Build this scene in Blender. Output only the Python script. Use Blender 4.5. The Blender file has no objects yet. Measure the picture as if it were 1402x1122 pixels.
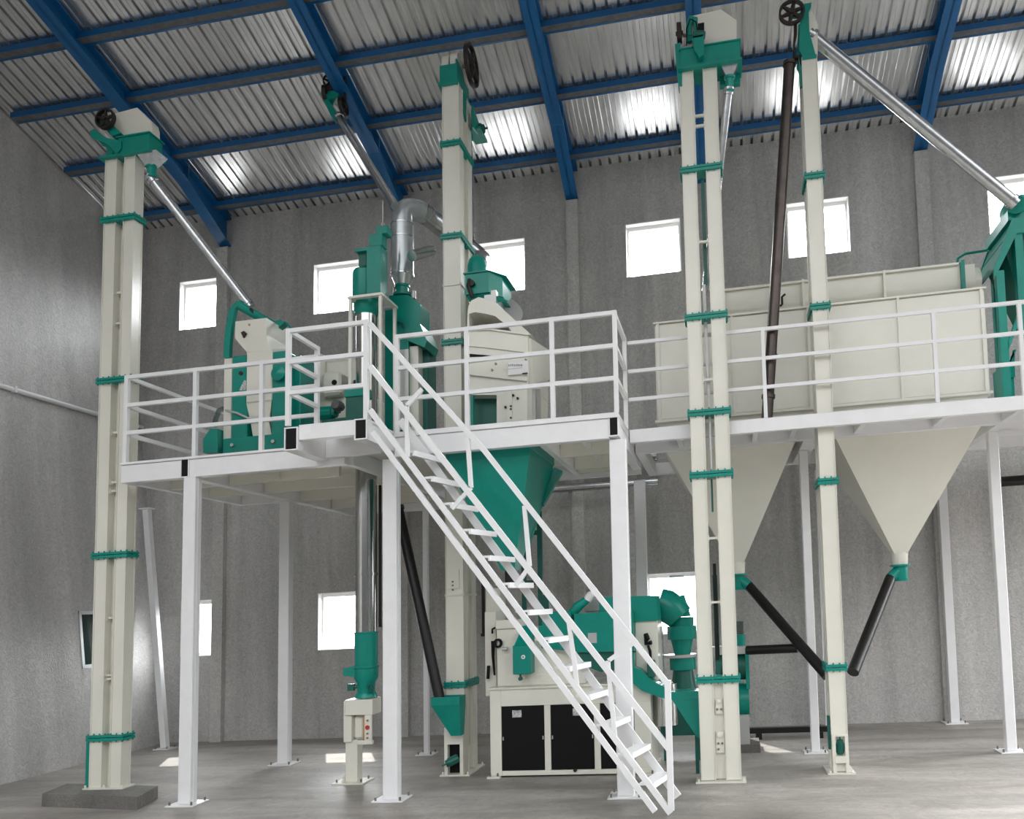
import bpy, bmesh, math, random
from mathutils import Vector, Matrix
random.seed(7)
C = bpy.context.scene
col = C.collection

# ------------------------------------------------------------------ camera
YAW, PITCH, ROLL = -0.16174179, 0.08294823, -0.05262727
FOC, PPX, PPY = 1103.42, 808.68, 739.48
LEAN = 0.03167          # the whole hall stands a hair out of plumb
CAMH = 1.9
_f = Vector((math.sin(YAW)*math.cos(PITCH), math.cos(YAW)*math.cos(PITCH), math.sin(PITCH)))
_r0 = Vector((math.cos(YAW), -math.sin(YAW), 0)); _u0 = _r0.cross(_f)
_r = _r0*math.cos(ROLL)+_u0*math.sin(ROLL); _u = -_r0*math.sin(ROLL)+_u0*math.cos(ROLL)
cam_d = bpy.data.cameras.new('camera'); cam = bpy.data.objects.new('camera', cam_d); col.objects.link(cam)
cam.matrix_world = Matrix(((_r.x,_u.x,-_f.x,0),(_r.y,_u.y,-_f.y,0),(_r.z,_u.z,-_f.z,CAMH),(0,0,0,1)))
cam_d.sensor_width = 36; cam_d.lens = FOC/1402*36
cam_d.shift_x = -(PPX-701)/1402; cam_d.shift_y = (PPY-561)/1402
cam_d.clip_end = 200
C.camera = cam

# ------------------------------------------------------------------ light
w = bpy.data.worlds.new('World'); C.world = w; w.use_nodes = True
nt = w.node_tree; bg = nt.nodes['Background']
# overcast daylight, much brighter on the sun side beyond the back wall
tc = nt.nodes.new('ShaderNodeTexCoord'); sep = nt.nodes.new('ShaderNodeSeparateXYZ'); nt.links.new(tc.outputs['Generated'], sep.inputs[0])
def wmap(sock,a0,a1,b0,b1):
    r=nt.nodes.new('ShaderNodeMapRange'); r.interpolation_type='SMOOTHSTEP'
    r.inputs[1].default_value=a0; r.inputs[2].default_value=a1; r.inputs[3].default_value=b0; r.inputs[4].default_value=b1
    nt.links.new(sock,r.inputs[0]); return r.outputs[0]
def wmath(op,a_,b_):
    n=nt.nodes.new('ShaderNodeMath'); n.operation=op
    for i,v in enumerate((a_,b_)):
        if isinstance(v,(int,float)): n.inputs[i].default_value=v
        else: nt.links.new(v,n.inputs[i])
    return n.outputs[0]
front = wmath('ADD', wmap(sep.outputs['Z'],.05,.5,.18,3.0), 0.0)          # dim band added low to keep reflections dark, bright sky above it
back = wmap(sep.outputs['Y'],-.05,.5,0.0,1.0)
wx = wmath('ADD', wmath('MULTIPLY', front, wmath('SUBTRACT',1.0,back)), wmath('MULTIPLY', back, wmap(sep.outputs['Z'],-.12,.25,2.5,32.0)))
bg.inputs['Color'].default_value = (.97,.985,1,1)
nt.links.new(wx, bg.inputs['Strength'])
sun_d = bpy.data.lights.new('sun', 'SUN'); sun = bpy.data.objects.new('sun', sun_d); col.objects.link(sun)
sun_d.energy = 5.0; sun_d.angle = math.radians(.6); sun_d.color = (1,.95,.88)
sun.rotation_euler = Vector((.5,-1.0,-1.0)).to_track_quat('-Z','Y').to_euler()
C.view_settings.view_transform = 'Standard'; C.view_settings.look = 'None'
C.view_settings.exposure = 0.08; C.view_settings.gamma = 1; C.view_settings.use_curve_mapping = False

# ------------------------------------------------------------------ helpers
def ray(px,py): return _f+_r*((px-PPX)/FOC)-_u*((py-PPY)/FOC)
def at(px,py,Y):
    d=ray(px,py); p=Vector((0,0,CAMH))+d*(Y/d.y); return (p.x-LEAN*p.z, p.y, p.z)
def fl(px,py,z=0):
    d=ray(px,py); p=Vector((0,0,CAMH))+d*((z-CAMH)/d.z); return (p.x-LEAN*p.z, p.y, p.z)
def on_roof(px,py,m=.3,z0=9.0):
    d=ray(px,py); t=(z0+m*12.4-CAMH)/(d.z+m*d.y); p=Vector((0,0,CAMH))+d*t; return (p.x-LEAN*p.z,p.y,p.z)
def ax(px,py,Y): return at(px,py,Y)[0]
def az(px,py,Y): return at(px,py,Y)[2]
def plumb(p): return Vector((p[0]+LEAN*p[2], p[1], p[2]))

ORG = {}
def tag(o, label=None, cat=None, group=None, kind=None):
    if label: o['label']=label
    if cat: o['category']=cat
    if group: o['group']=group
    if kind: o['kind']=kind
    return o
def thing(name, label, cat, loc, group=None, kind=None):
    o=bpy.data.objects.new(name,None); col.objects.link(o); o.location=plumb(loc); o.empty_display_size=.1
    ORG[o.name]=Vector(loc); return tag(o,label,cat,group,kind)

class MB:
    def __init__(s): s.bm=bmesh.new(); s.mi=0
    def face(s,vs):
        try: f=s.bm.faces.new(vs); f.material_index=s.mi; return f
        except ValueError: return None
    def box(s,x0,x1,y0,y1,z0,z1,bev=0,seg=1):
        x0,x1=sorted((x0,x1)); y0,y1=sorted((y0,y1)); z0,z1=sorted((z0,z1))
        v=[s.bm.verts.new(p) for p in ((x0,y0,z0),(x1,y0,z0),(x1,y1,z0),(x0,y1,z0),(x0,y0,z1),(x1,y0,z1),(x1,y1,z1),(x0,y1,z1))]
        fs=[s.face([v[i] for i in q]) for q in ((0,3,2,1),(4,5,6,7),(0,1,5,4),(1,2,6,5),(2,3,7,6),(3,0,4,7))]
        if bev:
            es=list({e for f in fs for e in f.edges})
            bmesh.ops.bevel(s.bm,geom=es,offset=bev,segments=seg,affect='EDGES',profile=.5)
        return s
    def loft(s,a,b,cap=True):
        A=[s.bm.verts.new(p) for p in a]; B=[s.bm.verts.new(p) for p in b]; n=len(A)
        for i in range(n): s.face([A[i],A[(i+1)%n],B[(i+1)%n],B[i]])
        if cap: s.face(A[::-1]); s.face(B)
        return s
    def lofts(s,rings,cap=True):
        R=[[s.bm.verts.new(p) for p in r] for r in rings]; n=len(R[0])
        for A,B in zip(R,R[1:]):
            for i in range(n): s.face([A[i],A[(i+1)%n],B[(i+1)%n],B[i]])
        if cap: s.face(R[0][::-1]); s.face(R[-1])
        return s
    def prism(s,poly,y0,y1):      # outline in x,z pushed along y
        return s.loft([(x,y0,z) for x,z in poly],[(x,y1,z) for x,z in poly])
    def prism_x(s,poly,x0,x1):    # outline in y,z pushed along x
        return s.loft([(x0,y,z) for y,z in poly],[(x1,y,z) for y,z in poly])
    def prism_z(s,poly,z0,z1):
        return s.loft([(x,y,z0) for x,y in poly],[(x,y,z1) for x,y in poly])
    def rect(s,x0,x1,y0,y1,z): return [(x0,y0,z),(x1,y0,z),(x1,y1,z),(x0,y1,z)]
    def frustum(s,r0,z0,r1,z1,cap=True): return s.loft(s.rect(*r0,z0),s.rect(*r1,z1),cap)
    def frame3(s,d):
        d=Vector(d).normalized(); a=Vector((0,0,1)) if abs(d.z)<.95 else Vector((1,0,0))
        u=d.cross(a).normalized(); v=u.cross(d); return d,u,v
    def tube(s,p0,p1,r,seg=20,r1=None,cap=True):
        p0=Vector(p0); p1=Vector(p1); d,u,v=s.frame3(p1-p0); r1=r if r1 is None else r1
        ring=lambda c,q:[tuple(c+(u*math.cos(2*math.pi*i/seg)+v*math.sin(2*math.pi*i/seg))*q) for i in range(seg)]
        return s.loft(ring(p0,r),ring(p1,r1),cap)
    def revolve(s,p0,d,prof,seg=24,cap=True):   # prof: (distance along d, radius)
        p0=Vector(p0); d,u,v=s.frame3(d)
        return s.lofts([[tuple(p0+d*t+(u*math.cos(2*math.pi*i/seg)+v*math.sin(2*math.pi*i/seg))*max(q,1e-4)) for i in range(seg)] for t,q in prof],cap)
    def path(s,pts,r,seg=10,cap=True):
        pts=[Vector(p) for p in pts]; rs=r if isinstance(r,(list,tuple)) else [r]*len(pts)
        rings=[]; u=None
        for i,p in enumerate(pts):
            t=(pts[min(i+1,len(pts)-1)]-pts[max(i-1,0)]).normalized()
            if u is None: _,u,_v=s.frame3(t)
            u=(u-t*u.dot(t)).normalized(); v=t.cross(u)
            rings.append([tuple(p+(u*math.cos(2*math.pi*k/seg)+v*math.sin(2*math.pi*k/seg))*rs[i]) for k in range(seg)])
        return s.lofts(rings,cap)
    def bar(s,p0,p1,wy,h):        # rectangular bar; wy across (y-ish), h in the upright plane
        p0=Vector(p0); p1=Vector(p1); d=(p1-p0).normalized()
        a=Vector((0,1,0)) if abs(d.y)<.9 else Vector((1,0,0))
        u=(a-d*a.dot(d)).normalized()*wy/2; v=d.cross(u).normalized()*h/2
        q=lambda c:[tuple(c-u-v),tuple(c+u-v),tuple(c+u+v),tuple(c-u+v)]
        return s.loft(q(p0),q(p1))
    def bolt(s,x,y,z,r=.012,h=.03): return s.tube((x,y,z),(x,y,z+h),r,6)
    def ring(s,c,d,r0,r1,t,seg=28):   # flat hoop of square section, axis d
        c=Vector(c); d,u,v=s.frame3(d)
        pt=lambda i,q,o:tuple(c+(u*math.cos(2*math.pi*i/seg)+v*math.sin(2*math.pi*i/seg))*q+d*o)
        R=[[s.bm.verts.new(pt(i,q,o)) for i in range(seg)] for q,o in ((r0,-t/2),(r1,-t/2),(r1,t/2),(r0,t/2))]
        for a in range(4):
            A,B=R[a],R[(a+1)%4]
            for i in range(seg): s.face([A[i],A[(i+1)%seg],B[(i+1)%seg],B[i]])
        return s
    def build(s,name,mat,parent=None,origin=None,label=None,smooth=True):
        bm=s.bm
        bmesh.ops.recalc_face_normals(bm,faces=bm.faces[:])
        if parent is not None: o0=ORG[parent.name]
        else:
            if origin is None:
                xs=[v.co.x for v in bm.verts]; ys=[v.co.y for v in bm.verts]; zs=[v.co.z for v in bm.verts]
                origin=((min(xs)+max(xs))/2,(min(ys)+max(ys))/2,min(zs))
            o0=Vector(origin)
        for v in bm.verts:
            c=v.co-o0; v.co=(c.x+LEAN*c.z,c.y,c.z)
        if smooth:
            bm.normal_update()
            for f in bm.faces: f.smooth=True
            for e in bm.edges:
                e.smooth = len(e.link_faces)==2 and e.link_faces[0].normal.angle(e.link_faces[1].normal,0)<.6
        me=bpy.data.meshes.new(name); bm.to_mesh(me); bm.free()
        for m in (mat if isinstance(mat,(list,tuple)) else [mat]): me.materials.append(m)
        o=bpy.data.objects.new(name,me); col.objects.link(o)
        if parent is not None: o.parent=parent
        else: o.location=plumb(o0)
        ORG[o.name]=o0
        if label: o['label']=label
        return o

# ------------------------------------------------------------------ materials
def mat(name,color,rough=.5,metal=0,coat=0,spec=.5,noise=0,nscale=8,bump=0,bscale=40,stretch=(1,1,1)):
    m=bpy.data.materials.new(name); m.use_nodes=True; t=m.node_tree; b=t.nodes['Principled BSDF']
    b.inputs['Base Color'].default_value=(*color,1); b.inputs['Roughness'].default_value=rough; b.inputs['Metallic'].default_value=metal
    b.inputs['Specular IOR Level'].default_value=spec; b.inputs['Coat Weight'].default_value=coat; b.inputs['Coat Roughness'].default_value=.15
    if noise or bump:
        g=t.nodes.new('ShaderNodeNewGeometry'); mp=t.nodes.new('ShaderNodeMapping'); mp.inputs['Scale'].default_value=stretch
        t.links.new(g.outputs['Position'],mp.inputs[0])
    if noise:
        n=t.nodes.new('ShaderNodeTexNoise'); n.inputs['Scale'].default_value=nscale; n.inputs['Detail'].default_value=6; n.inputs['Roughness'].default_value=.6
        t.links.new(mp.outputs[0],n.inputs['Vector'])
        r=t.nodes.new('ShaderNodeMapRange'); r.inputs[1].default_value=.3; r.inputs[2].default_value=.7; r.inputs[3].default_value=1-noise; r.inputs[4].default_value=1+noise
        t.links.new(n.outputs[0],r.inputs[0])
        x=t.nodes.new('ShaderNodeMix'); x.data_type='RGBA'; x.blend_type='MULTIPLY'; x.inputs[0].default_value=1
        x.inputs[6].default_value=(*color,1); t.links.new(r.outputs[0],x.inputs[7]); t.links.new(x.outputs[2],b.inputs['Base Color'])
    if bump:
        n2=t.nodes.new('ShaderNodeTexNoise'); n2.inputs['Scale'].default_value=bscale; n2.inputs['Detail'].default_value=4
        t.links.new(mp.outputs[0],n2.inputs['Vector'])
        bp=t.nodes.new('ShaderNodeBump'); bp.inputs['Strength'].default_value=bump; bp.inputs['Distance'].default_value=.02
        t.links.new(n2.outputs[0],bp.inputs['Height']); t.links.new(bp.outputs[0],b.inputs['Normal'])
    return m
M={}
M['cream']=mat('cream_paint',(.72,.705,.625),.28,noise=.03,nscale=3,coat=.3)
M['white']=mat('white_paint',(.78,.78,.79),.32,noise=.03,nscale=6)
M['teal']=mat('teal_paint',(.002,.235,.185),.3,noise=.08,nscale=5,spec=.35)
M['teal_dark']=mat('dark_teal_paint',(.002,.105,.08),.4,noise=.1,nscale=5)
M['blue']=mat('blue_paint',(.003,.1,.28),.4,noise=.1,nscale=4)
M['dusty']=mat('dusty_grey_steel',(.12,.12,.125),.7,noise=.25,nscale=12)
M['galv']=mat('galvanised_steel',(.55,.56,.57),.27,metal=1,noise=.12,nscale=14)
M['steel']=mat('polished_steel',(.5,.5,.49),.16,metal=1,noise=.05,nscale=6)
M['darksteel']=mat('dark_brown_steel',(.085,.07,.064),.35,metal=.8,noise=.2,nscale=8)
M['black']=mat('black_plastic_and_hollows',(.008,.008,.009),.5,spec=.15)  # also paints the shade inside the hollow box beams
M['blackpipe']=mat('black_pipe',(.01,.0095,.0095),.38,spec=.3,noise=.2,nscale=10)
M['iron']=mat('cast_iron',(.02,.014,.013),.45,metal=.3)
M['panel']=mat('black_mesh_panel',(.006,.006,.006),.5,spec=.15,bump=.1,bscale=220)
M['sticker']=mat('label_sticker',(.45,.46,.46),.5,noise=.7,nscale=90)
M['frame']=mat('window_frame',(.82,.81,.8),.4)
M['alu']=mat('aluminium',(.6,.62,.64),.35,metal=.9)
M['red']=mat('red_paint',(.5,.03,.02),.4)
M['wood']=mat('tan_plate',(.45,.28,.12),.6,noise=.2)
M['bolt']=mat('bolt_steel',(.25,.22,.2),.4,metal=.8)
M['duct']=mat('grey_duct',(.42,.45,.46),.22,metal=.45,noise=.12,nscale=9,coat=.4)
M['bluehose']=mat('blue_strap',(.01,.16,.36),.4)
M['dullplate']=mat('stainless_plate',(.5,.5,.49),.4,metal=.6)

def glass(name,color,alpha):
    m=bpy.data.materials.new(name); m.use_nodes=True; t=m.node_tree; t.nodes.clear()
    o=t.nodes.new('ShaderNodeOutputMaterial'); tr=t.nodes.new('ShaderNodeBsdfTransparent'); gl=t.nodes.new('ShaderNodeBsdfGlossy')
    tr.inputs[0].default_value=(*color,1); gl.inputs['Roughness'].default_value=.03
    mx=t.nodes.new('ShaderNodeMixShader'); mx.inputs[0].default_value=.06
    t.links.new(tr.outputs[0],mx.inputs[1]); t.links.new(gl.outputs[0],mx.inputs[2]); t.links.new(mx.outputs[0],o.inputs[0])
    return m
M['glass']=glass('window_glass',(.97,.98,.98),0)
M['darkglass']=mat('tinted_glass',(.02,.05,.045),.08)
M['clear']=glass('clear_plastic',(.55,.62,.62),0)

def concrete(name,c0,c1,swirl,stain,floor=False):
    m=bpy.data.materials.new(name); m.use_nodes=True; t=m.node_tree; b=t.nodes['Principled BSDF']; L=t.links.new
    g=t.nodes.new('ShaderNodeNewGeometry')
    def noise(sc,scale,det=5,dist=0,rough=.6):
        mp=t.nodes.new('ShaderNodeMapping'); mp.inputs['Scale'].default_value=sc; L(g.outputs['Position'],mp.inputs[0])
        n=t.nodes.new('ShaderNodeTexNoise'); n.inputs['Scale'].default_value=scale; n.inputs['Detail'].default_value=det; n.inputs['Distortion'].default_value=dist; n.inputs['Roughness'].default_value=rough
        L(mp.outputs[0],n.inputs['Vector']); return n.outputs[0]
    def mrange(v,a,bb,c,d):
        r=t.nodes.new('ShaderNodeMapRange'); r.inputs[1].default_value=a; r.inputs[2].default_value=bb; r.inputs[3].default_value=c; r.inputs[4].default_value=d; L(v,r.inputs[0]); return r.outputs[0]
    def mul(a,bb):
        x=t.nodes.new('ShaderNodeMath'); x.operation='MULTIPLY'; L(a,x.inputs[0]); L(bb,x.inputs[1]); return x.outputs[0]
    sw=noise((1,1,1) if not floor else (1,1,1),swirl,3,2.5)       # trowel marks
    big=noise((1,1,.5) if not floor else (.6,1.4,1),.55,5,.6)
    st=noise((1.6,1.6,.12) if not floor else (.35,1.6,1),1.4,6,.4)
    r=t.nodes.new('ShaderNodeValToRGB'); r.color_ramp.elements[0].position=.28; r.color_ramp.elements[1].position=.72
    r.color_ramp.elements[0].color=(*c0,1); r.color_ramp.elements[1].color=(*c1,1); L(big,r.inputs[0])
    k=mul(mrange(st,.25,.7,1-stain,1+stain*.6),mrange(sw,.3,.7,.82 if not floor else .88,1.15 if not floor else 1.1))
    fine=noise((1,1,1),38,4); k=mul(k,mrange(fine,.3,.7,.93,1.07))
    x=t.nodes.new('ShaderNodeMix'); x.data_type='RGBA'; x.blend_type='MULTIPLY'; x.inputs[0].default_value=1
    L(r.outputs[0],x.inputs[6]); L(k,x.inputs[7]); L(x.outputs[2],b.inputs['Base Color'])
    b.inputs['Roughness'].default_value=.5 if name.endswith('side') else .7
    if name.endswith('side'): b.inputs['Specular IOR Level'].default_value=.8
    if floor: L(mrange(big,.3,.7,.42,.7),b.inputs['Roughness'])
    bp=t.nodes.new('ShaderNodeBump'); bp.inputs['Strength'].default_value=.4 if not floor else .15; bp.inputs['Distance'].default_value=.03
    L(sw,bp.inputs['Height']); L(bp.outputs[0],b.inputs['Normal'])
    return m
M['wall']=concrete('rendered_concrete',(.385,.375,.362),(.53,.52,.505),11,.28)
M['wall_side']=concrete('rendered_concrete_side',(.38,.372,.362),(.54,.53,.52),11,.25)
M['floor']=concrete('floor_concrete',(.2,.184,.165),(.40,.375,.345),4,.4,True)
M['pilaster']=concrete('pilaster_concrete',(.43,.42,.4),(.58,.57,.55),11,.15)
M['plinth']=concrete('plinth_concrete',(.10,.095,.088),(.24,.23,.215),14,.3)
M['roof']=mat('roof_sheet',(.88,.88,.88),.25,metal=.9,noise=.15,nscale=2.5,stretch=(3,.5,1))

# ------------------------------------------------------------------ setting
def grid_holes(bm_,u0,u1,v0,v1,holes,emit):
    us=sorted({u0,u1,*[h[0] for h in holes],*[h[1] for h in holes]}); vs=sorted({v0,v1,*[h[2] for h in holes],*[h[3] for h in holes]})
    us=[u for u in us if u0<=u<=u1]; vs=[v for v in vs if v0<=v<=v1]
    for a,b_ in zip(us,us[1:]):
        run=None
        for c,d in zip(vs,vs[1:]):
            mx,my=(a+b_)/2,(c+d)/2
            inside=any(h[0]<mx<h[1] and h[2]<my<h[3] for h in holes)
            if inside:
                if run: emit(a,b_,*run); run=None
            else: run=(run[0],d) if run else (c,d)
        if run: emit(a,b_,*run)

WY=12.4; WT=.22
def roof_z(y): return 9.0+.3*(WY-y)
upper=[(-9.34,-8.62),(-6.81,-5.93),(-3.98,-3.1),(-1.45,-.57),(1.06,2.0),(3.98,4.88)]
lower=[(-9.2,-8.58),(-6.70,-5.85),(-1.26,-.42)]
wins=[(a,b_,7.08,7.96) for a,b_ in upper]+[(a,b_,1.42,2.36) for a,b_ in lower]
m=MB(); grid_holes(m,-11.2,8.2,-.05,9.0,wins,lambda a,b_,c,d:m.box(a,b_,WY,WY+WT,c,d))
tag(m.build('wall_back',M['wall'],origin=(0,WY,0),smooth=False),kind='structure')
# left wall leans outwards a little
lx=lambda z:-9.42-.112*z
m=MB()
lw=(10.72,11.45)   # window slot along y
ys=[-3,lw[0],lw[1],WY+WT]
def lwall(y0,y1,z0,z1):
    m.loft([(lx(z0),y0,z0),(lx(z0),y1,z0),(lx(z0)-.2,y1,z0),(lx(z0)-.2,y0,z0)],[(lx(z1),y0,z1),(lx(z1),y1,z1),(lx(z1)-.2,y1,z1),(lx(z1)-.2,y0,z1)])
def lwall_top(y0,y1,z0):
    za,zb=roof_z(y0)+.02,roof_z(y1)+.02
    v=[m.bm.verts.new(p) for p in ((lx(z0),y0,z0),(lx(z0),y1,z0),(lx(zb),y1,zb),(lx(za),y0,za),(lx(z0)-.2,y0,z0),(lx(z0)-.2,y1,z0),(lx(zb)-.2,y1,zb),(lx(za)-.2,y0,za))]
    for q in ((0,1,2,3),(4,7,6,5),(0,4,5,1),(1,5,6,2),(2,6,7,3),(3,7,4,0)): m.face([v[i] for i in q])
lwall(-3,lw[0],-.05,2.3); lwall(lw[1],WY+WT,-.05,2.3); lwall(lw[0],lw[1],-.05,1.38); lwall(lw[0],lw[1],2.24,2.3); lwall_top(-3,WY,2.3)
tag(m.build('wall_left',M['wall_side'],origin=(-9.4,5,0),smooth=False),kind='structure')
m=MB(); m.box(-9.7,8.2,-3,WY+.02,-.1,0)
tag(m.build('floor',M['floor'],origin=(0,5,0),smooth=False),kind='structure')
# corrugated roof sheet: one profile pushed down the slope
prof=[]; x=-11.4
while x<8.3:
    prof+=[(x,0),(x+.05,0),(x+.055,.006),(x+.06,0),(x+.118,0),(x+.124,.065),(x+.15,.065)]; x+=.16
m=MB(); ya,yb=-3.0,WY+.25
A=[m.bm.verts.new((px_,ya,roof_z(ya)+h)) for px_,h in prof]; B=[m.bm.verts.new((px_,yb,roof_z(yb)+h)) for px_,h in prof]
for i in range(len(A)-1): m.face([A[i],A[i+1],B[i+1],B[i]])
tag(m.build('ceiling',M['roof'],origin=(0,5,10),smooth=False),'corrugated metal roof sheeting over the hall','roof',kind='structure')
# purlins (lipped channels, open side towards the hall) across the roof
for i,y in enumerate((12.05,11.0,10.0,9.1,8.2)):
    m=MB(); z=roof_z(y)
    lxx=-10.35 if i<4 else -11.2
    m.mi=0
    m.box(lxx,8.2,y-.07,y-.06,z-.105,z-.02); m.box(lxx,8.2,y+.05,y+.085,z-.11,z-.1); m.box(lxx,8.2,y+.075,y+.085,z-.1,z-.07); m.box(lxx,8.2,y-.06,y+.085,z-.03,z-.02)
    m.mi=1; m.box(lxx,8.2,y-.06,y+.05,z-.105,z-.098)
    o=m.build('roof_purlin',[M['blue'],M['dusty']],origin=(0,y,z-.19),smooth=False)
    tag(o,('blue channel purlin nearest the top of the back wall','second blue channel purlin out from the back wall','third blue channel purlin out from the back wall','fourth blue channel purlin out from the back wall','fifth blue channel purlin out from the back wall')[i],'roof purlin',group='blue purlins under the roof',kind='structure')
# rafters (I-beams with a haunch at the wall)
raf=[(-8.45,'blue steel rafter above the left bucket elevator'),(-5.2,'blue steel rafter behind the hanging pulley drive'),(-2.3,'blue steel rafter in the middle of the roof'),(-.22,'blue steel rafter behind the twin leg elevator on the right'),(3.06,'blue steel rafter meeting the back wall at the right')]
for rx,lab in raf:
    m=MB(); d=.26
    hw=.1
    y0,y1=-2.5,WY-.01
    bz=lambda y,dd:roof_z(y)-.03-dd
    yh=WY-1.15
    m.prism_x([(y0,bz(y0,d)),(yh,bz(yh,d)),(y1,8.47),(y1,bz(y1,0)),(y0,bz(y0,0))],rx-.012,rx+.012)
    for (ya,za,yb2,zb) in ((y0,bz(y0,d),yh,bz(yh,d)),(yh,bz(yh,d),y1,8.47)):
        m.prism_x([(ya,za),(yb2,zb),(yb2,zb+.02),(ya,za+.02)],rx-hw,rx+hw)
    m.prism_x([(y0,bz(y0,.02)),(y1,bz(y1,.02)),(y1,bz(y1,0)),(y0,bz(y0,0))],rx-hw,rx+hw)
    m.box(rx-hw,rx+hw,yh-.01,yh+.01,bz(yh,d),bz(yh,0))
    tag(m.build('roof_rafter',M['blue'],origin=(rx,WY,8.4),smooth=False),lab,'roof rafter',group='blue rafters under the roof',kind='structure')
# concrete pilasters on the back wall, under the rafters
for i,(a,b_,zt) in enumerate(((-8.56,-8.36,8.44),(-5.32,-5.1,8.44),(-2.39,-2.2,8.44),(2.96,3.16,8.47))):
    m=MB(); m.box(a,b_,WY-.1,WY+.01,0,zt)
    tag(m.build('trim_%d'%(i+1),M['pilaster'],origin=((a+b_)/2,WY,0),smooth=False),'concrete pilaster on the back wall','pilaster',kind='structure')
# windows
for i,(a,b_,c,d) in enumerate(wins):
    root=thing('window_%d'%(i+1),'square window in the grey back wall','window',((a+b_)/2,WY+.14,c),kind='structure')
    m=MB(); t=.045; y0,y1=WY+.12,WY+.18
    m.box(a,a+t,y0,y1,c,d); m.box(b_-t,b_,y0,y1,c,d); m.box(a+t,b_-t,y0,y1,c,c+t); m.box(a+t,b_-t,y0,y1,d-t*1.6,d)
    m.build('window_frame',M['frame'],root,smooth=False)
    m=MB(); e=.012          # pale rendered reveal
    m.box(a,a+e,WY+.001,y0,c,d); m.box(a,b_,WY+.001,y0,d-e,d); m.box(b_-e,b_,WY+.001,y0,c,d); m.box(a,b_,WY+.001,y0,c,c+e)
    m.build('window_reveal',M['frame'],root,smooth=False)
    m=MB(); m.box(a+t,b_-t,WY+.145,WY+.151,c+t,d-t); m.build('pane',M['glass'],root,smooth=False)
root=thing('window_10','tinted sliding window in the left wall behind the bucket elevator','window',(lx(1.4),lw[0],1.38),kind='structure')
m=MB()
for (y0,y1,z0,z1) in ((lw[0],lw[0]+.05,1.38,2.24),(lw[1]-.05,lw[1],1.38,2.24),(lw[0],lw[1],1.38,1.43),(lw[0],lw[1],2.19,2.24)):
    a0,a1=lx(z0)-.12,lx(z1)-.12
    m.loft([(a0,y0,z0),(a0+.13,y0,z0),(a0+.13,y1,z0),(a0,y1,z0)],[(a1,y0,z1),(a1+.13,y0,z1),(a1+.13,y1,z1),(a1,y1,z1)])
m.build('window_frame',M['alu'],root,smooth=False)
m=MB(); m.loft([(lx(1.43)-.08,lw[0]+.05,1.43),(lx(1.43)-.07,lw[0]+.05,1.43),(lx(1.43)-.07,lw[1]-.05,1.43),(lx(1.43)-.08,lw[1]-.05,1.43)],[(lx(2.19)-.08,lw[0]+.05,2.19),(lx(2.19)-.07,lw[0]+.05,2.19),(lx(2.19)-.07,lw[1]-.05,2.19),(lx(2.19)-.08,lw[1]-.05,2.19)])
m.build('pane',M['darkglass'],root,smooth=False)
# conduit on the left wall
m=MB(); zc=5.42; xx=lx(zc)+.035
m.tube((xx,2,zc),(xx,WY-.02,zc),.035,14)
for y in (6.5,8.2,9.8,11.4): m.box(xx-.05,xx+.045,y-.02,y+.02,zc-.045,zc+.045)
tag(m.build('wall_conduit',M['white']),'white conduit running along the left concrete wall','pipe')

# ------------------------------------------------------------------ posts
def bolts(parent,pts,z,r=.011,h=.035):
    for x,y in pts:
        m=MB(); m.bolt(x,y,z,r,h); m.build('anchor_bolt',M['bolt'],parent)
def studs(parent,pts,r=.012,l=.015,mt='bolt',name='stud'):
    for x,y,z in pts:
        m=MB(); m.tube((x,y-l,z),(x,y,z),r,8); m.build(name,M[mt],parent)
def post(x0,x1,y0,y1,zt,label,plate=True,group='white support posts',matl='white'):
    cx,cy=(x0+x1)/2,(y0+y1)/2
    r=thing('support_post',label,'post',(cx,cy,0),group)
    m=MB(); m.box(x0,x1,y0,y1,.012,zt,.006)
    m.box(x1-.001,x1+.004,cy-.012,cy+.012,.012,zt)     # weld line of the two channels
    m.build('shaft',M[matl],r)
    if plate:
        m=MB(); e=.09; m.box(x0-e,x1+e,y0-e,y1+e,0,.014,.003); m.build('base_plate',M[matl],r)
        bolts(r,[(sx,sy) for sx in (x0-e*.6,x1+e*.6) for sy in (y0-e*.6,y1+e*.6)],.014)
    return r
post(-5.97,-5.82,8.02,8.14,3.57,'white support post under the front edge of the left platform')
post(-6.1,-5.95,10.2,10.32,3.57,'white support post at the back of the left platform, beside the lower window')
post(-3.66,-3.5,8.1,8.22,3.6,'white support post in front of the black slanting pipe')
post(-1.19,-1.02,8.1,8.22,3.6,'white support post behind the lower end of the stairs')
post(-1.33,-1.17,11.6,11.72,3.7,'white support post at the back wall behind the machine with teal hoods')
post(.90,1.0,10.2,10.3,3.698,'slim white post standing left of the single leg elevator on the right')
post(3.04,3.15,9.98,10.08,3.7,'slim white post at the right edge of the picture')
post(3.0,3.12,12.15,12.27,3.7,'slim white post against the back wall behind the right hopper')
post(1.27,1.36,11.95,12.05,3.7,'slim white post at the back wall hidden behind the single leg elevator')
post(-4.22,-4.15,10.7,10.77,3.57,'thin white post far behind the front support post')
# the loose leaning post at the left
r=thing('leaning_post','thin white pole leaning by the left wall corner','pole',(-8.9,11.7,0))
m=MB(); p0=fl(226,1026); p1=at(201,697,11.9); m.bar((p0[0],p0[1],.02),p1,.09,.1); m.build('shaft',M['white'],r)
m=MB(); m.box(p0[0]-.13,p0[0]+.13,p0[1]-.12,p0[1]+.12,0,.016); m.box(p1[0]-.1,p1[0]+.1,p1[1]-.07,p1[1]+.07,p1[2]-.01,p1[2]+.01); m.build('base_plate',M['white'],r)
bolts(r,[(p0[0]+a,p0[1]+b_) for a in (-.1,.1) for b_ in (-.09,.09)],.016)

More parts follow.
